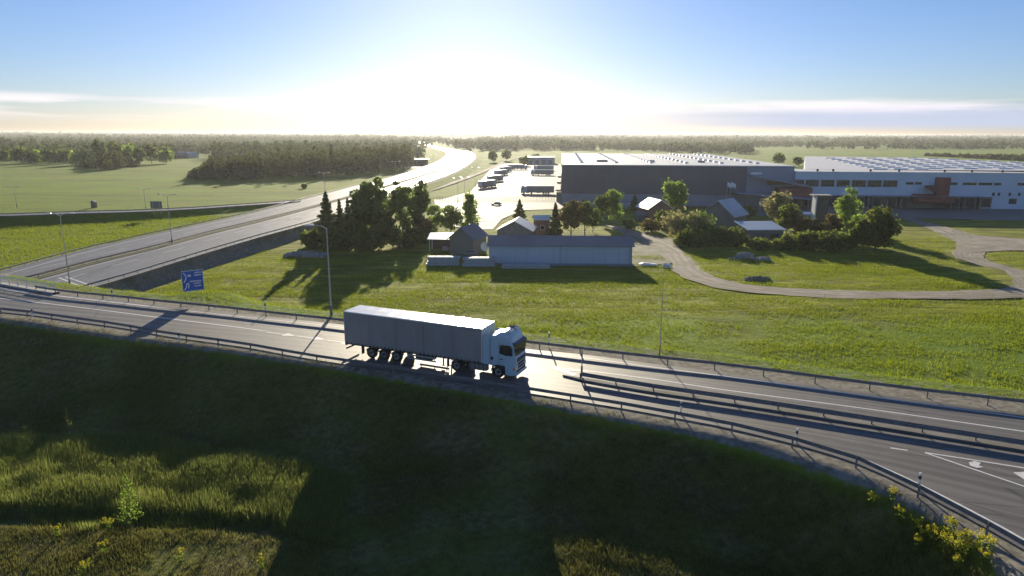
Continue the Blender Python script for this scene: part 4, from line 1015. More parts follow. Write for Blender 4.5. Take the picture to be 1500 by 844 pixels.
p = W(1198, 327, ZF); M['tower'] = mat('dark_board', (.075, .075, .075), .9, (.11, .11, .105), 2)
tw = empty('tower_house', tuple(p), R_(-6), 'narrow tower-like grey building with a flat lid and bright left edge among the bushes', 'building')
MB().box(-1.7, 2.2, -1.9, 1.9, -.3, 9.3).build('wall', M['tower'], tw); MB().box(-2.9, 3.2, -2.6, 2.6, 9.3, 9.6).build('roof', M['roof_old'], tw)
MB().box(-2.05, -1.72, -2.2, 1.5, -.2, 9.28).build('fin_wall', M['white'], tw)
MB().box(.2, 1.5, -1.95, -1.903, 7.8, 8.8).build('window', M['darkwin'], tw)
p = W(1180, 324, ZF); ar = empty('garden_shelter', tuple(p), 0, 'small white-topped shelter left of the narrow tower building', 'shelter')
for x in (-1.4, 1.4): MB().box(x-.1, x+.1, -.9, -.7, -.2, 2.6).build('post', M['white'], ar)
MB().prism_x([(-1.3, 2.4), (-1.3, 2.6), (1.3, 3.1), (1.3, 2.9)], -1.8, 1.8).build('roof', M['roof_bright'], ar)
# carport
p = W(650, 366, ZF); cp_ = empty('carport', tuple(p), R_(-2), 'open carport with a glaring white sheet roof left of the grey barn', 'carport')
for x in (-3.3, 3.3):
    for y in (-2.2, 2.2): MB().box(x-.08, x+.08, y-.08, y+.08, -.2, 3.0 if y < 0 else 3.9).build('post', M['white'], cp_)
MB().prism_x([(-2.7, 2.98), (-2.7, 3.12), (2.9, 4.05), (2.9, 3.9)], -3.8, 3.8).build('roof', M['roof_bright'], cp_)
MB().box(-3.2, 3.2, 2.26, 2.34, -.2, 3.6).build('back_wall', M['brick'], cp_)
# parked trailer-like box and wrapped load
p = W(658, 366.5, ZF); wl_ = empty('wrapped_load', tuple(p), .1, 'pinkish wrapped heap lying under the carport', 'load')
m_ = MB(); m_.bbox(-1.9, -.2, -.6, .6, 0, 1.0, .3); m_.bbox(.0, 1.7, -.6, .6, 0, .9, .3); m_.build('cover', mat('pink_wrap', (.42, .33, .36), .6, (.5, .42, .44), 2), wl_)
p = W(686, 368.5, ZF); pc = make_car((p[0]+.5, p[1]-6, ZF-.1), R_(178), 'light car parked in front of the grey wooden barn')
p = W(711, 372, ZF); sd = empty('satellite_dish', tuple(p), R_(-30), 'big white dish standing at the left end of the long blue shed', 'dish')
V = []; 
for i in range(6):
    for k in range(16):
        r_ = 1.15*(i+.02)/5; V.append((r_*math.cos(k*math.pi/8), -.35*(r_/1.15)**2, r_*math.sin(k*math.pi/8)+2.0))
dsh = link('dish', quadmesh('dish', [(x, y, z+.5*y) for x, y, z in V], [(i*16+k, i*16+(k+1) % 16, (i+1)*16+(k+1) % 16, (i+1)*16+k) for i in range(5) for k in range(16)], True), M['white'], sd)
MB().tube((0, .1, -.1), (0, .1, 2.0), .07, n=8).build('mast', M['steel'], sd)
# stacks of boards
def stack(u0, u1, v, h, rows, label, dx=0):
    a = W(u0, v, ZF); b = W(u1, v, ZF); L_ = float(np.linalg.norm(b-a)); r = empty('board_stack', tuple(a), math.atan2(b[1]-a[1], b[0]-a[0]), label, 'board stack', 'stacks of building boards by the shed')
    hh = h/rows
    for k in range(rows):
        o_ = random.uniform(0, .5)*(k > 0); mb = MB(); mb.box(o_, L_-random.uniform(0, .5), .1*k, 2.2-.05*k, k*hh+.06, (k+1)*hh-.04); s_ = mb.build('board_layer', M['pile'], r)
        mb = MB()
        for x in np.linspace(.5, L_-.8, 5): mb.box(x, x+.12, .1*k+.1, 2.0, (k+1)*hh-.04, (k+1)*hh+.06)
        mb.build('batten', M['barn'], r)
    return r
stack(624, 674, 389.5, 2.0, 4, 'bluish stack of boards, left one of the two stacks left of the blue shed')
stack(677, 727, 391, 2.0, 3, 'brownish stack of boards with a bright top against the left end of the blue shed')
stack(735, 806, 394, .9, 2, 'low flat stack of pale boards lying in front of the blue shed')
p = W(955, 389, ZF)
pl_ = empty('pallet_load', tuple(p), 0, 'white boards lying on the gravel right of the blue shed', 'boards')
MB().box(-2.6, 1.2, -.5, .5, .0, .25).build('board', M['tarp'], pl_); MB().box(-2.2, .9, -.4, .6, .25, .4).build('board', M['tarp'], pl_)
# rubble heap left
def heap(name, u, v, L, D, h, m, label, cat, rz=0, n=70, st=.9):
    p = W(u, v, ZF); mb = MB(); r_ = random.Random(int(u))
    for k in range(n):
        x, y = max(-L*.42, min(L*.42, r_.gauss(0, L/3.4))), max(-D*.42, min(D*.42, r_.gauss(0, D/3.4))); q = max(0, 1-(x/L*1.6)**2-(y/D*1.6)**2); s = r_.uniform(.3, st); z = q*h*r_.uniform(.4, 1)
        pts = [(x+s*r_.uniform(-.6, .6), y+s*r_.uniform(-.6, .6), z+s*r_.uniform(-.3, .5)) for _ in range(8)]
        mb.add([(x-s*.5, y-s*.4, z-.3), (x+s*.5, y-s*.45, z-.3), (x+s*.45, y+s*.5, z-.3), (x-s*.5, y+s*.4, z-.3), (x-s*.3, y-s*.3, z+s*.4), (x+s*.35, y-s*.2, z+s*.3), (x+s*.25, y+s*.3, z+s*.45), (x-s*.3, y+s*.25, z+s*.3)],
               [(3,2,1,0),(4,5,6,7),(0,1,5,4),(1,2,6,5),(2,3,7,6),(3,0,4,7)])
    o = mb.build(name, M[m]); o.location = tuple(p); o.rotation_euler.z = rz; return tag(o, label, cat)
heap('rubble_heap', 447, 375, 11, 5, 1.0, 'rubble', 'spread heap of pale rubble at the foot of the dark tree cluster', 'rubble', n=150)
heap('stone_heap', 1117, 381, 3.5, 2, .8, 'rubble', 'small pale rubble pile in the grass below the flat-roofed garage', 'rubble', n=70, st=.7)
heap('stone_heap', 1090, 379, 4.5, 2.5, 1.6, 'rubble', 'grey brushwood and stone heap below the bushes of the skylight house', 'heap', n=140, st=.8)
heap('soil_heap', 1108, 410, 6, 2.0, .7, 'dirt', 'dark soil heap beside the bend of the dirt road', 'soil heap', n=90, st=.7)
heap('log_heap', 976, 391, 2.4, 1.4, .9, 'tarp', 'jumble of white scrap right of the blue shed beside the dirt road', 'scrap', n=26, st=.5)
p = W(1071, 383, ZF); tf = empty('metal_barrier', tuple(p), .2, 'small white metal frame standing alone in the rough grass', 'frame')
mb = MB(); mb.tube((-.9, 0, 0), (-.7, 0, .9), .06, n=6).tube((.9, 0, 0), (.8, 0, .8), .06, n=6).tube((-.7, 0, .9), (.8, 0, .8), .06, n=6); mb.build('tube_frame', M['tarp'], tf)
# flags
for u, lb in ((1063, 'white flag on a pole, left of the pair above the skylight house'), (1068.5, 'white flag on a pole, right of the pair above the skylight house')):
    p = W(u, 303, ZF); fr = empty('flagpole', tuple(p), 0, lb, 'flag', 'flags in front of the dark warehouse')
    MB().tube((0, 0, 0), (0, 0, 10.4), .07, .04, n=6).build('pole', M['white'], fr)
    V = [(.1+.28*i, .16*math.sin(i*1.3), 10.2-.12*i*(1.1)-j*.9) for i in range(8) for j in range(3)]
    link('flag', quadmesh('flag', V, [(i*3+j, (i+1)*3+j, (i+1)*3+j+1, i*3+j+1) for i in range(7) for j in range(2)], True), M['tarp'], fr)
# yard fence
def fence(u0, v0, u1, v1, h, label, n=40, m='galv'):
    a, b = W(u0, v0, ZF), W(u1, v1, ZF); L_ = float(np.linalg.norm(b-a)); r = empty('yard_fence', tuple(a), math.atan2(b[1]-a[1], b[0]-a[0]), label, 'fence')
    mb = MB()
    for z in np.linspace(.15, h, 9): mb.box(0, L_, -.015, .015, z-.02, z+.02)
    mb.build('mesh_panel', M[m], r)
    po = MB().box(-.05, .05, -.05, .05, -.2, h+.1).build('post', M[m]); pm = po.data; bpy.data.objects.remove(po)
    for k in range(n+1): link('post', pm, None, r, (L_*k/n, 0, 0))
fence(640, 294.5, 812, 294.5, 2.0, 'wire mesh fence between the truck yard and the access road', m='frame')
fence(905, 305, 962, 309, 2.2, 'pale fence between the conifers and the white-roofed cottage', 14, m='white')
fence(1070, 308, 1135, 312, 2.2, 'grey fence behind the skylight house', 16, m='galv')

# ------------------------------------------------------------------ trees
def leaf_quads(C, size, r, up=.0):    # C: n x 3 centres -> small randomly turned quads
    n = len(C); a = r.normal(size=(n, 3)); a /= np.linalg.norm(a, axis=1)[:, None]
    b = r.normal(size=(n, 3)); b -= (a*b).sum(1)[:, None]*a; b /= np.linalg.norm(b, axis=1)[:, None]
    s = (size*r.uniform(.6, 1.35, n))[:, None]
    V = np.stack([C-a*s-b*s*.6, C+a*s*.1-b*s*.75, C+a*s+b*s*.3, C-a*s*.2+b*s*.8], 1).reshape(-1, 3)
    return V, np.arange(4*n).reshape(n, 4)
def crown_points(kind, w, h, r, n, base=.18):
    if kind == 'conifer':
        t = r.power(1.0, n)**.5; t = 1-r.random(n)**.62*1.0            # height fraction from base
        t = r.random(n)**1.25*.97
        lay = np.clip(np.round(t*14)/14+r.normal(size=n)*.012, 0, .995)
        rad = w/2*(1-lay)**.85*(.45+.6*r.random(n)**.5)*(.8+.3*np.sin(lay*88))*(1+.25*np.sin(lay*31+2))
        a = r.integers(0, 17, n)*2*np.pi/17+lay*31+r.normal(size=n)*.12
        z = h*(.06+.94*lay)-rad*.22
        return np.stack([rad*np.cos(a), rad*np.sin(a), z], 1)
    k = {'round': 46, 'broad': 60, 'poplar': 40, 'bush': 34, 'open': 30, 'cone': 50}[kind]
    zc = {'round': .60, 'broad': .58, 'poplar': .55, 'bush': .48, 'open': .54, 'cone': .52}[kind]
    hh = {'round': .45, 'broad': .47, 'poplar': .50, 'bush': .52, 'open': .49, 'cone': .52}[kind]; w = w*{'poplar': 1.25, 'cone': 1.35, 'open': 1.15}.get(kind, 1.05)
    d = r.normal(size=(k, 3)); d /= np.linalg.norm(d, axis=1)[:, None]; q = r.random(k)**.45
    C = d*q[:, None]*np.array([w/2, w/2, h*hh])*.86
    if kind == 'cone': C[:, :2] *= (1-.75*np.clip(C[:, 2]/(h*hh), -1, 1))[:, None]*.62
    if kind == 'poplar': C[:, :2] *= (1-.35*np.clip(C[:, 2]/(h*hh), -.3, 1))[:, None]
    C[:, 2] += zc*h
    if kind == 'bush': C[:, 2] = np.abs(C[:, 2])
    cs = w*{'round': .15, 'broad': .13, 'poplar': .20, 'bush': .16, 'open': .12, 'cone': .14}[kind]
    i = r.integers(0, k, n); e = r.normal(size=(n, 3)); e /= np.linalg.norm(e, axis=1)[:, None]
    cv = r.uniform(.45, 1.45, k)[i]; out_ = 1+.55*(r.random(n) < .08)
    return C[i]+e*(cs*cv*out_*(.3+.8*r.random(n)**.5))[:, None]*np.array([1, 1, .8])
def tree(kind, u, vb, vt, wpx, name, label, leaf='leaf', cat='tree', group=None, n=1500, ls=.30, z=None, seed=None):
    z = ZF if z is None else z
    p = W(u, vb, z); D = float(-(RM.T @ (p-np.array([0, 0, HC])))[2]); w = wpx/1000*D
    h = height_at(p[0], p[1], vt)-z
    return tree_at(kind, p, w, h, name, label, leaf, cat, group, n, ls, seed if seed is not None else int(u*7+vb))
def tree_at(kind, p, w, h, name, label, leaf='leaf', cat='tree', group=None, n=1500, ls=.30, seed=1):
    r = np.random.default_rng(seed); rd = random.Random(seed)
    root = empty(name, tuple(map(float, p)), 0, label, cat, group)
    n = int(n*1.45); V, F_ = leaf_quads(crown_points(kind, w, h, r, n), ls*1.12, r)
    link('crown' if cat == 'tree' else 'foliage', quadmesh('crown', V, F_), M[leaf], root)
    tm = MB(); tr = max(.1, h*.016)*(1 if kind != 'bush' else .5); top = h*(.92 if kind in ('conifer', 'poplar', 'cone') else .62)
    if kind == 'bush': top = h*.5
    pts = [Vector((rd.uniform(-.02, .02)*h*(i > 0), rd.uniform(-.02, .02)*h*(i > 0), -.4+(top+.4)*i/4)) for i in range(5)]
    for i in range(4): tm.tube(pts[i], pts[i+1], tr*(1-.2*i), tr*(.8-.2*i)+.02, 7)
    if kind != 'conifer':
        for k in range(9 if kind != 'bush' else 6):
            b = pts[rd.choice((1, 2, 3))]; a = rd.uniform(0, 6.28); l = w*rd.uniform(.2, .4)
            e = b+Vector((l*math.cos(a), l*math.sin(a), h*rd.uniform(.1, .25))); tm.tube(b, e, tr*.4, tr*.12, 5)
    tm.build('trunk' if kind != 'bush' else 'stem', M['bark_birch' if leaf == 'leaf_light' else 'bark'], root)
    return root
G1 = 'trees of the dark cluster left of the barn'
T = tree
T('conifer', 481, 362, 282, 40, 'spruce_tree', 'big dark spruce at the left edge of the tree cluster', 'needle', group=G1, n=4200, ls=.34)
T('conifer', 500, 360, 293, 22, 'spruce_tree', 'slender spruce just right of the leftmost big spruce', 'needle', group=G1, n=1800)
T('conifer', 512, 361, 291, 20, 'spruce_tree', 'third spruce from the left in the cluster, with a thin pointed tip', 'needle', group=G1, n=1800)
T('broad', 527, 360, 272, 34, 'birch_tree', 'leaning leafy tree on the left shoulder of the tallest crown', 'leaf', group=G1, n=2600)
T('broad', 549, 358, 254, 46, 'birch_tree', 'tallest and widest tree of the dark cluster', 'leaf', group=G1, n=4200, ls=.33)
T('open', 589, 350, 259, 42, 'birch_tree', 'tall airy tree right of the tallest one, road glare showing through', 'leaf', group=G1, n=3000)
T('round', 560, 362, 305, 40, 'maple_tree', 'low dense dark tree under the tallest crown', 'leaf_dark', group=G1, n=3000, ls=.35)
T('round', 523, 364, 306, 36, 'maple_tree', 'dense dark tree low in the middle of the cluster', 'leaf_dark', group=G1, n=2800, ls=.35)
T('poplar', 618, 344, 263, 26, 'alder_tree', 'narrow pointed tree before the light-green birches', 'leaf', group=G1, n=2000)
T('open', 612, 346, 285, 26, 'alder_tree', 'smaller airy tree at the feet of the narrow pointed tree', 'leaf', group=G1, n=1300)
T('bush', 621, 352, 312, 28, 'copper_tree', 'rounded reddish-brown tree behind the carport', 'leaf_red', group=G1, n=1800)
T('open', 641, 342, 297, 28, 'birch_tree', 'light yellow-green birch glowing in front of the access road', 'leaf_light', group=G1, n=1300, ls=.26)
T('round', 661, 343, 303, 32, 'birch_tree', 'low round light-green tree in front of the access road', 'leaf', group=G1, n=1500)
T('cone', 689, 345, 279, 30, 'birch_tree', 'cone-shaped light-green birch rising behind the grey barn', 'leaf_light', group=G1, n=1900, ls=.27)
GB = 'bushes under the dark tree cluster'
for u, vb, vt, w_, lb, lf in ((458,362,338,34,'low dark bush at the far left foot of the tree cluster','leaf_dark'), (492,366,332,46,'dense dark bush below the slender spruces','leaf_dark'), (535,367,334,50,'wide dark bush in the shade under the tallest tree','leaf_dark'),
        (575,364,330,46,'dark bush below the airy trees left of the copper tree','leaf_dark'), (604,362,333,34,'bush between the airy trees and the carport','leaf_dark'), (632,356,336,20,'small bush against the left side of the carport','leaf')):
    T('bush', u, vb, vt, w_, 'bush', lb, lf, cat='bush', group=GB, n=2000, ls=.34)
G2 = 'garden trees between the blue shed and the warehouse'
T('conifer', 761, 330, 293, 26, 'spruce_tree', 'spruce standing in the glare above the gable behind the blue shed', 'needle', group=G2, n=1600)
T('conifer', 813, 348, 298, 24, 'spruce_tree', 'dark spruce just right of the brown outhouse', 'needle', group=G2, n=2200)
T('broad', 836, 349, 289, 36, 'oak_tree', 'large olive-brown tree above the middle of the blue shed', 'leaf_red', group=G2, n=2800)
T('round', 857, 346, 291, 26, 'maple_tree', 'dark rounded tree right of the olive-brown tree', 'leaf_dark', group=G2, n=2000)
T('round', 868, 340, 305, 22, 'maple_tree', 'mid-green tree left of the slim bright green one', 'leaf', group=G2, n=1400)
T('round', 882, 328, 283, 22, 'maple_tree', 'dark tree behind the slim bright green one', 'leaf_dark', group=G2, n=1500)
T('poplar', 897, 327, 279, 24, 'poplar_tree', 'slim bright yellow-green tree beside the start of the dirt road', 'leaf_light', group=G2, n=1900, ls=.28)
T('conifer', 929, 309, 286, 17, 'spruce_tree', 'small dark spruce alone before the warehouse plinth', 'needle', group=G2, n=1100)
T('round', 986, 323, 264, 38, 'lime_tree', 'big round light-green tree between the two bright roofs', 'leaf_light', group=G2, n=3400, ls=.33)
T('bush', 975, 334, 306, 36, 'bush', 'dark bush at the foot of the big round light-green tree', 'leaf_dark', cat='bush', n=1600)
T('bush', 922, 336, 320, 20, 'bush', 'small grey-green bush beside the dirt road before the cottage', 'leaf', cat='bush', n=700)
T('bush', 953, 339, 322, 26, 'bush', 'low olive bush in front of the lean-to of the cottage', 'leaf_red', cat='bush', n=900)
G3 = 'bushes around the skylight house'
T('bush', 1003, 350, 309, 58, 'lilac_bush', 'wide yellow-green flowering bush left of the skylight house', 'leaf_pale', cat='bush', group=G3, n=3400)
T('bush', 1024, 352, 312, 44, 'bush', 'bright green shoulder of growth between flowering bush and skylight house', 'leaf', cat='bush', group=G3, n=2200)
T('bush', 1048, 358, 329, 46, 'bush', 'dark bush in front of the wall of the skylight house', 'leaf_dark', cat='bush', group=G3, n=2200)
T('bush', 1074, 360, 333, 40, 'bush', 'dark bush left of the flat-roofed garage', 'leaf_dark', cat='bush', group=G3, n=1900)
T('bush', 1012, 360, 338, 50, 'bush', 'low shaded bush in front of the wide flowering bush', 'leaf_dark', cat='bush', group=G3, n=1900)
T('bush', 1096, 318, 302, 28, 'bush', 'dark shrub behind the right end of the skylight house', 'leaf_dark', cat='bush', group=G3, n=1200)
T('round', 1139, 333, 283, 44, 'apple_tree', 'pale blossoming round tree beside the porch of the dark warehouse', 'leaf_pale', group=G2, n=3000)
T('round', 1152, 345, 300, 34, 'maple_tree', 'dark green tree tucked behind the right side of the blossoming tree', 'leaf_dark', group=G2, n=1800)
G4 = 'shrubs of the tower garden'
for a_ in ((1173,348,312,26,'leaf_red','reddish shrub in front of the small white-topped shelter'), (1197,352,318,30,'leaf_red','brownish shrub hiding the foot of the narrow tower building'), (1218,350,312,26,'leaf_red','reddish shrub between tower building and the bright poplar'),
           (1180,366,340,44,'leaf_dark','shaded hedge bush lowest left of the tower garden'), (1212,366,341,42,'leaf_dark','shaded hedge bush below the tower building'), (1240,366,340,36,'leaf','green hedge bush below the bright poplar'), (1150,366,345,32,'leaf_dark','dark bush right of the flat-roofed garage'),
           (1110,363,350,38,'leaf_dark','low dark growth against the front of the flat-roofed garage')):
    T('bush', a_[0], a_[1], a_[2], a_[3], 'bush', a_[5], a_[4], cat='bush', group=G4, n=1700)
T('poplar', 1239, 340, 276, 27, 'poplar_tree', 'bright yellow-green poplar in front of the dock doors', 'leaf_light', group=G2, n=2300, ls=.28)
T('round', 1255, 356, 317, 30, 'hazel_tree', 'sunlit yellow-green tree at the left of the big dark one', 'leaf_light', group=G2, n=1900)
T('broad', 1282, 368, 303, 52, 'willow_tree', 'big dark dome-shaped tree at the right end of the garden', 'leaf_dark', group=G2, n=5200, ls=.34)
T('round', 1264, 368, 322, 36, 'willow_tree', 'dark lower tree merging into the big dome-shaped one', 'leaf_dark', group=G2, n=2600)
T('bush', 446, 276, 269.5, 6, 'bush', 'single round bush on the grass beyond the motorway, left of the tree cluster', 'leaf_dark', cat='bush', z=ZL, n=400, ls=.6)
T('round', 1168, 243, 231, 13, 'maple_tree', 'lone round tree in the meadow between the two halls', 'leaf_dark', n=700, ls=.8, z=ZF)
T('broad', 1140, 243, 226, 18, 'maple_tree', 'airy tree in the meadow behind the dark warehouse', 'leaf', n=700, ls=.8)
for u, v, vt, lb in ((768,243,229,'dark tree left of the grey storage hall'), (785,238,226,'dark tree behind the grey storage hall'), (722,238,221,'tree beyond the yard near the side road'), (742,236,219,'second tree beyond the yard, right of the side road')):
    T('broad', u, v, vt, 14, 'maple_tree', lb, 'leaf_dark', n=700, ls=.8)

# ------------------------------------------------------------------ far woods, groves
def wood(name, pts, w, h, q, size, m, seed, squash=.5):
    r = np.random.default_rng(seed); n = len(pts)
    k = q; d = r.normal(size=(n, k, 3)); d /= np.linalg.norm(d, axis=2)[..., None]; d *= (r.random((n, k))**.35)[..., None]
    hh = h*r.uniform(.75, 1.25, n) if np.ndim(h) == 0 else h*r.uniform(.75, 1.25, n); ww = w*r.uniform(.75, 1.3, n)
    sh = r.random(n) < .3                              # some are pointed spruces
    tz = (d[..., 2]+1)/2
    rad = np.where(sh[:, None], (1-tz)*1.0+.05, 1)
    C = np.stack([pts[:, 0, None]+d[..., 0]*ww[:, None]/2*rad, pts[:, 1, None]+d[..., 1]*ww[:, None]/2*rad, pts[:, 2, None]+hh[:, None]*(.04+.96*tz)], -1)
    S = np.repeat(np.asarray(size if np.ndim(size) else np.full(n, size)), k)
    V, F_ = leaf_quads(C.reshape(-1, 3), S, r)
    o = link(name, quadmesh(name, V, F_), m); return tag(o, kind='stuff')
def inquad(ua, ub, va, vb, n, z, seed):
    r = np.random.default_rng(seed); out = []
    while len(out) < n:
        u = r.uniform(ua, ub); v = r.uniform(va, vb); p = W(u, v, z); out.append(p)
    return np.array(out)
# log-spread forest to the horizon; openings are left where the photo shows fields, road and halls
def forest(seed=3, n=9500):
    r = np.random.default_rng(seed); P = []
    while len(P) < n:
        ang = r.uniform(-42, 42); dist = 620*math.exp(r.random()*3.1)
        x, y = dist*math.sin(R_(ang)), dist*math.cos(R_(ang))
        u, v = Qp((x, y, ZF))
        if u < 620:
            vmax = 238+6*math.sin(u*.02)
            if 200 < u < 310: vmax = 229 if u > 255 else 236
        elif u < 830: vmax = 224 if u < 700 else 229
        elif u < 1100: vmax = 226
        else: vmax = 219
        if u > 1100 and 213.5 < v < 217.5 and (u*.013+v) % 7 < 3.4: continue
        if v > vmax: continue
        mk = vnoise(np.array(x), np.array(y), 260+dist*.05, 5)
        if dist > 900 and mk < .30: continue
        d1 = abs(x-np.interp(y, mot_M[:, 1], mot_M[:, 0])) if y < 900 else 99
        if np.min(np.hypot(mot_M[::3, 0]-x, mot_M[::3, 1]-y)) < 42: continue
        if 596 < u < 700 and 204 < v < 226: 
            if r.random() < .6: continue
        P.append((x, y, ZF))
    P = np.array(P); D = np.hypot(P[:, 0], P[:, 1])
    return P, D
P, D = forest()
for nm, a, b in (('forest', 0, 1500), ('forest', 1500, 1e9)):
    k = (D >= a) & (D < b); Dk = D[k]
    wood(nm, P[k], np.maximum(9, Dk*.011), np.where(Dk < 2500, 13.0, 13+Dk*.0007)*(.7+.75*vnoise(P[k][:, 0], P[k][:, 1], 300, 3)), 46 if a == 0 else 22, np.maximum(1.3, Dk*.0018), M['far_leaf'], 5)
# belts of trees along the horizon
r_ = np.random.default_rng(9); ang = np.radians(r_.uniform(-43, 43, 3000)); dd_ = r_.uniform(6000, 13000, 3000)
wood('forest', np.stack([dd_*np.sin(ang), dd_*np.cos(ang), np.full(3000, ZF)], 1), dd_*.02, (12+16*vnoise(dd_*np.sin(ang), dd_*np.cos(ang), 700, 4)), 18, dd_*.0020, M['far_leaf'], 8)
# fringe of individual trees at the edge of the left wood
edge = [(6,239,220),(30,240,217),(52,239,221),(72,241,214),(95,240,219),(118,242,222),(148,240,203),(170,238,206),(192,241,214),(205,243,216),(222,240,210),(243,240,216)]
for i, (u, v, vt) in enumerate(edge):
    nb = ('meadow edge on the far left', 'dark grove with the long shadow', 'white-roofed farm')[0 if u < 110 else 1 if u < 215 else 2]
    T(('broad', 'round', 'poplar')[i % 3], u, v, vt, 17+(i*5) % 9, 'maple_tree', '%s tree at the left wood edge, %s from the left' % (('broad', 'round', 'slender')[i % 3], ('first', 'second', 'third', 'fourth', 'fifth', 'sixth', 'seventh', 'eighth', 'ninth', 'tenth', 'eleventh', 'last')[i]), ('leaf', 'leaf_dark', 'leaf_light')[i % 3], group='trees at the edge of the left wood', z=ZL, n=700, ls=.85)
# groves on the left meadow
def grove(us, vb, vt, z, n, lb, seed, dep=1.0, size=.8, q=120):
    r = np.random.default_rng(seed); pts = []
    for _ in range(n):
        u = r.uniform(us[0], us[1]); b = np.interp(u, vb[0], vb[1]); t = np.interp(u, vt[0], vt[1])
        v = b-r.random()**1.4*(b-t)*dep*.55; p = W(u, v, z); pts.append((p[0], p[1], z, max(3.0, height_at(p[0], p[1], t+r.uniform(-1.5, 3)*.8)-z)))
    pts = np.array(pts); o = wood('grove', pts[:, :3], 9.5, np.minimum(pts[:, 3], 17)*r.uniform(.72, 1.1, len(pts)), q, size, M['grove'], seed)
    o['label'] = lb; return o
grove((127, 197), ((127, 160, 197), (246, 250, 245)), ((127, 140, 165, 185, 197), (238, 228, 223, 228, 238)), ZL, 70, 'dense dome-shaped dark grove alone on the left meadow throwing a long shadow', 11, .7)
grove((286, 600), ((286, 330, 500, 600), (262, 264.5, 259, 250)), ((286, 300, 312, 400, 500, 600), (254, 243, 233, 226, 219, 212)), ZL, 520, 'long dark wood with a straight front edge on the left meadow', 12, 1.1, .95, 90)
# hedges in the fields at the far right
grove((1355, 1500), ((1355, 1500), (228.5, 236)), ((1355, 1500), (224, 227)), ZF, 70, 'dark hedge line behind the far roof on the right', 14, .3, 1.4, 60)
# far houses
def far_house(u, v, L, label, name='farm_house', rm='roof_bright', wm='white', h=3.2, z=ZL, rz=0, sc_=1.0):
    p = W(u, v, z); r = empty(name, tuple(p), R_(rz), label, 'house')
    MB().box(-L/2, L/2, -4, 4, -.3, h).build('wall', M[wm], r); MB().prism_x([(-4.5, h), (4.5, h), (0, h+3.4)], -L/2-.4, L/2+.4).build('roof', M[rm], r)
    for x in (-L*.3, 0, L*.3): MB().box(x-.6, x+.6, -4.06, -4.003, 1.1, 2.4).build('window', M['darkwin'], r)
    return r
far_house(273, 231, 15, 'far farm house with one dazzling white roof at the edge of the left wood', rz=8)
far_house(284, 231.5, 8, 'small pale outbuilding right of the far white-roofed farm house', rm='roof_grey')
far_house(265, 232, 14, 'long dark barn left of the far white-roofed farm house', 'barn', 'roof_old', 'plaster')
far_house(346, 232, 9, 'pale house with bright chimneys rising behind the long dark wood', h=7)
for i, (u, v, h) in enumerate(((92, 201.5, 22), (98, 201.5, 20), (131, 203, 22), (141, 203.4, 20), (156, 204.5, 24), (176, 203, 20), (275, 202, 24), (315, 204, 16))):
    p = W(u, v, ZL); rr = empty('apartment_block', tuple(p), R_(10), 'tiny white block on the horizon, %s along the left skyline' % ('first', 'second', 'third', 'fourth', 'fifth', 'sixth', 'seventh', 'last')[i], 'building', 'white blocks on the horizon')
    D_ = math.hypot(p[0], p[1]); w_ = D_*.0028
    MB().box(-w_/2, w_/2, -8, 8, -1, h).build('wall', M['white'], rr); MB().box(-w_/2-.3, w_/2+.3, -8.3, 8.3, h+.01, h+1).build('roof', M['roof_bright'], rr)

# ------------------------------------------------------------------ grass, reeds, flowers
def blades(P, hgt, wid, r, k=3, lean=.45):
    n = len(P); C = np.repeat(P, k, 0)+np.c_[r.normal(size=(n*k, 2))*.12, np.zeros(n*k)]
    H = np.repeat(hgt, k)*r.uniform(.6, 1.2, n*k); a = r.random(n*k)*2*np.pi; b = r.random(n*k)*2*np.pi
    dx = np.c_[np.cos(a), np.sin(a), np.zeros(n*k)]*wid[:, None].repeat(k, 0)/2 if np.ndim(wid) else np.c_[np.cos(a), np.sin(a), np.zeros(n*k)]*wid/2
    tip = C+np.c_[np.cos(b)*H*lean*r.random(n*k), np.sin(b)*H*lean*r.random(n*k), H]
    V = np.stack([C-dx, C+dx, tip], 1).reshape(-1, 3)
    return V, np.arange(len(V)).reshape(-1, 3)
def scatter(n, x0, x1, y0, y1, r, dens=None):
    x = r.uniform(x0, x1, n); y = r.uniform(y0, y1, n)
    if dens is not None:
        k = r.random(n) < dens(x, y); x, y = x[k], y[k]
    z, dn, df, dm, dL_, dR_ = terrain(x, y, True)
    return x, y, z, dn, df, dm, dL_, dR_
rg = np.random.default_rng(21)
def add_grass(name, x, y, z, h, w_, m, k=3, lean=.45):
    V, F_ = blades(np.c_[x, y, z-.03], h, w_, rg, k, lean); tag(link(name, quadmesh(name, V, F_), M[m]), kind='stuff')
# bank and ground on the camera side
def in_frame(x, y, z=-3, m=60):
    c = (np.stack([x, y, np.full(len(x), z-HC)], 1)) @ RM; u = 750+1000*c[:, 0]/-c[:, 2]; v = 422-1000*c[:, 1]/-c[:, 2]; return (u > -m) & (u < 1500+m) & (v < 844+m)
x = rg.uniform(-60, 30, 420000); y = rg.uniform(24, 76, 420000)
k = in_frame(x, y) & (rg.random(len(x)) < np.clip(.3+1.6*(vnoise(x, y, 4)-.35)+.5*(vnoise(x, y, .8, 6)-.4), .05, 1)*(34/np.maximum(y, 24))**1.1); x, y = x[k], y[k]
z, dn = terrain(x, y, True)[:2]
k = (dn > .7) & ~((np.abs(sdist(DITCH, x, y)) < .6) & (x < -10)); x, y, z = x[k], y[k], z[k]
big = vnoise(x, y, 1.9, 3)**2*vnoise(x, y, 7, 12)
add_grass('grass', x, y, z, .12+.14*rg.random(len(x))+.35*big, .045, 'dry_blade', 3)
k = (rg.random(len(x)) < .35) & (vnoise(x, y, 5, 31) > .5); add_grass('grass', x[k], y[k], z[k], .18+.3*big[k], .05, 'dry_blade', 3)
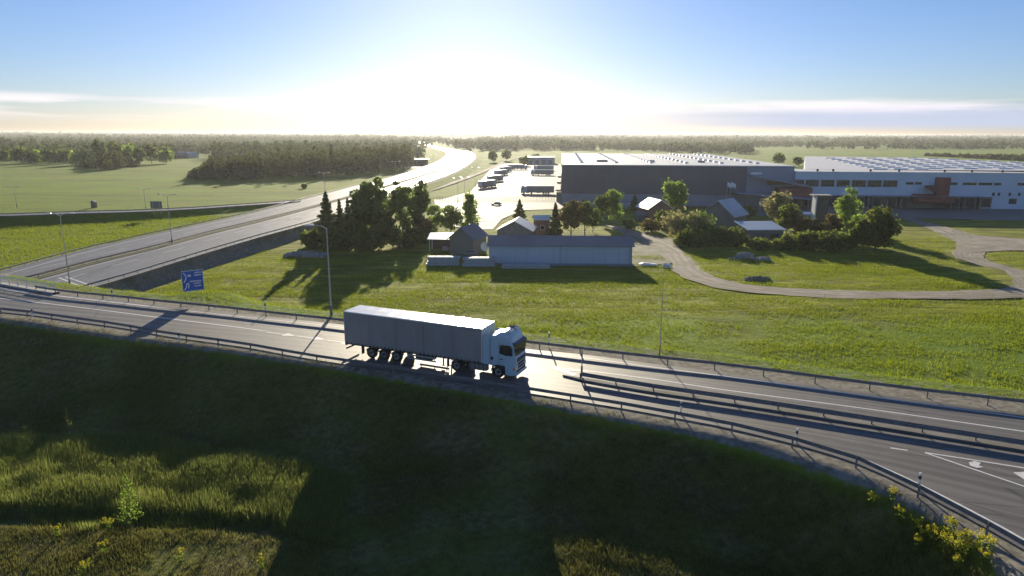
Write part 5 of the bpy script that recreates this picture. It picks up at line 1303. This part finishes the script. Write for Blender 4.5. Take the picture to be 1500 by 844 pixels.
# tall reeds on the lit flat beyond the ditch
dd = sdist(DITCH, x, y); x, y, z, dn, df, dm, dl, dr_ = scatter(52000, -46, -11, 37, 52, rg)
dd = sdist(DITCH, x, y)
dd = dd+3.2*(vnoise(x, y, 4.5, 2)-.5)+1.2*(vnoise(x, y, 1.2, 2)-.5); k = (dn > 10.5) & (dd > .4) & (dd < 13); k &= rg.random(len(x)) < np.clip(.35+1.3*vnoise(x, y, 1.6, 5), 0, 1)
add_grass('reeds', x[k], y[k], z[k], .35+.55*vnoise(x[k], y[k], 2.4, 8), .05, 'reed', 3, .3)
# verges
x, y, z, dn, df, dm, dl, dr_ = scatter(110000, -62, 66, 45, 104, rg)
k = (df > -3.4) & (df < 19) & (dr_ < -2) & (rg.random(len(x)) < np.where(df < 0, .35*(vnoise(x, y, 1.5) > .45), .9)); add_grass('grass', x[k], y[k], z[k], .16+.3*vnoise(x[k], y[k], 3), .05, 'blade', 3)
k = (dn > -1.2) & (dn <= 1.2) & (vnoise(x, y, 1.3) > .45) & (rg.random(len(x)) < .7); add_grass('grass', x[k], y[k], z[k], .12+.2*vnoise(x[k], y[k], 2), .045, 'dry_blade', 3)
# the lit field behind the road
def field_d(x, y): return np.clip(-.25+1.9*(.55*vnoise(x*.35, y*1.5, 6, 1)+.45*vnoise(x, y, 2.3, 2)), .04, 1)
x, y, z, dn, df, dm, dl, dr_ = scatter(250000, -82, 95, 62, 172, rg, field_d)
k = (df > 19) & (dr_ < -3); x, y, z = x[k], y[k], z[k]
in_dirt = np.zeros(len(x), bool)
for A_ in (dirt_lo, dirt_hi, loop_o, loop_i):
    pass
dmid = wpoly([((a[0]+b[0])/2, (a[1]+b[1])/2) for a, b in zip(dirt_lo, dirt_hi)], ZF)
k = np.abs(sdist(dmid, x, y)) > 3.6
add_grass('grass', x[k], y[k], z[k], .18+.32*vnoise(x[k]*.5, y[k], 5, 4), .07, 'blade', 3, .5)
x, y, z, dn, df, dm, dl, dr_ = scatter(60000, 25, 130, 60, 200, rg, lambda x, y: np.clip(.3+vnoise(x, y, 5), 0, 1))
k = (df > 10) & (np.abs(sdist(dmid, x, y)) > 4.5) & (np.abs(sdist(wpoly([((a[0]+b[0])/2, (a[1]+b[1])/2) for a, b in zip(loop_o, loop_i)], ZF), x, y)) > 5)
k &= (y > 172) | (x > 95)
add_grass('grass', x[k], y[k], z[k], .2+.3*vnoise(x[k], y[k], 6), .09, 'blade', 3, .5)
# strip between motorway and ramp
x, y, z, dn, df, dm, dl, dr_ = scatter(50000, -160, -60, 110, 230, rg)
k = (dl > 1.5) & (z < -5.6); add_grass('grass', x[k], y[k], z[k], .25+.4*vnoise(x[k], y[k], 5), .1, 'blade', 3, .5)

def on_ground(u, v):
    d = RM @ np.array([(u-750)/1000, -(v-422)/1000, -1.0]); t = np.arange(24, 130, .15); P_ = np.array([0, 0, HC])+t[:, None]*d
    k = np.argmax(P_[:, 2] < terrain(P_[:, 0], P_[:, 1])); return P_[k]
def flower_plant(u, v, z, s, label, m='yellow', leaf='leaf', n=260, h=1.0, cat='flowering plant', name='flowering_plant'):
    p = on_ground(u, v); zt = p[2]
    r = np.random.default_rng(int(u*3+v)); root = empty(name, (p[0], p[1], zt), 0, label, cat, 'yellow-flowered plants on the banks')
    d = r.normal(size=(n, 3)); d /= np.linalg.norm(d, axis=1)[:, None]; C = d*(r.random(n)**.4)[:, None]*np.array([s*.5, s*.5, s*.32])+np.array([0, 0, h*.85])
    cl = r.normal(size=(7, 3))*np.array([s*.42, s*.36, s*.22]); C = np.vstack([C[:n//3], cl[r.integers(0, 7, n-n//3)]+r.normal(size=(n-n//3, 3))*s*.09+np.array([0, 0, h*.95])])
    V, F_ = leaf_quads(C[r.random(len(C)) < .7], .03+.015*s, r); link('blossom', quadmesh('blossom', V, F_), M[m], root)
    C = np.c_[r.normal(size=(n, 2))*s*.22, r.random(n)*h*.85]; V, F_ = leaf_quads(C[::3], .06, r); link('foliage', quadmesh('foliage', V, F_), M[leaf], root)
    return root
zz = -2.0
for i, (u, v, s) in enumerate(((1277,738,.45),(1305,731,.45),(1317,758,.4),(1340,776,.3),(1348,790,.35),(1362,790,.5),(1343,802,.45),(1384,799,.8),(1393,777,.5),(1414,796,.7),(1403,808,.6),(1418,812,.5),(1448,806,.6),(1434,800,.5),(1441,826,.35),(1398,832,.4))):
    flower_plant(u, v+8, zz, s, ('small', 'full', 'loose', 'round')[i % 4]+' yellow-flowered plant on the right bank, number %d counted from its left end' % (i+1) if False else
                 ['leftmost small yellow plant on the dark right bank', 'yellow plant just right of the leftmost one on the dark right bank', 'lone yellow tuft below the two leftmost yellow plants', 'tiny yellow tuft above the lower yellow row', 'small yellow plant at the upper left of the flowering patch', 'rounded yellow plant at the left of the flowering patch', 'lowest left yellow plant of the flowering patch', 'broadest yellow plant in the middle of the flowering patch', 'topmost yellow plant of the patch, nearest the delineator post', 'bright yellow plant right of the broadest one', 'yellow plant just below the broadest one', 'small yellow plant at the lower middle of the flowering patch', 'rightmost long yellow plant near the guardrail', 'yellow plant between the bright one and the rightmost one', 'small pale yellow plant low at the right bottom', 'greenish small plant at the bottom edge below the flowering patch'][i])
for i, (u, v, s, lb) in enumerate(((160,772,.5,'yellow plant at the ditch left of the young leafy sapling'), (153,806,.4,'yellow plant below the ditch, in the lower left corner area'), (122,838,.5,'bright yellow plant at the bottom edge on the left'), (85,782,.35,'small pale plant left of the yellow plant at the ditch'), (265,818,.35,'small yellow plant at the bottom between the ditch and the truck shadow'),
        (384,828,.35,'rightmost small yellow plant at the bottom left'), (38,632,.35,'pale tuft plant at the far left above the reeds'))):
    flower_plant(u, v+6, -3.6, s, lb, n=200, h=.8)
# saplings on the left
def sapling(u, v, vt, wpx, label, n, leaf):
    p = on_ground(u, v); zt = p[2]; h = height_at(p[0], p[1], vt)-zt; D = math.hypot(p[0], p[1])+6; w_ = wpx/1000*D
    root = empty('sapling', (p[0], p[1], zt), 0, label, 'sapling'); r = np.random.default_rng(int(u))
    tm = MB(); tm.tube((0, 0, -.2), (.03, 0, h*.97), .03, .008, 6)
    for k in range(16):
        zz_ = h*r.uniform(.22, .85); a = r.uniform(0, 6.28); l = w_*.5*(1.1-zz_/h); tm.tube((0, 0, zz_), (l*math.cos(a), l*math.sin(a), zz_+l*1.1), .010, .004, 4)
    tm.build('stem', M['bark'], root)
    if n:
        t = r.random(n); rad = w_/2*(1-t)**.7*r.random(n)**.5; a = r.random(n)*6.28; C = np.stack([rad*np.cos(a), rad*np.sin(a), h*(.22+.76*t)], 1); V, F_ = leaf_quads(C, .05, r)
        link('foliage', quadmesh('foliage', V, F_), M[leaf], root)
sapling(194, 778, 694, 30, 'young leafy sapling standing at the ditch in front of the reeds', 900, 'leaf_light')
sapling(104, 648, 598, 14, 'bare thin sapling behind the reeds in the dark bank', 60, 'leaf_dark')

# ------------------------------------------------------------------ air
def haze():
    mb = MB(); mb.box(gx[0]-40, gx[-1]+40, gy[0]-40, gy[-1]+40, float(GZ.min())-1.0, HC+9)
    o = mb.build('haze', None); m = bpy.data.materials.new('haze'); m.use_nodes = True; N, L = m.node_tree.nodes, m.node_tree.links
    N.remove(N['Principled BSDF']); v = N.new('ShaderNodeVolumePrincipled'); v.inputs['Color'].default_value = (.92, .95, 1, 1)
    v.inputs['Density'].default_value = .000065; v.inputs['Anisotropy'].default_value = .5
    L.new(v.outputs[0], N['Material Output'].inputs['Volume']); o.data.materials.append(m); tag(o, kind='stuff')
haze()
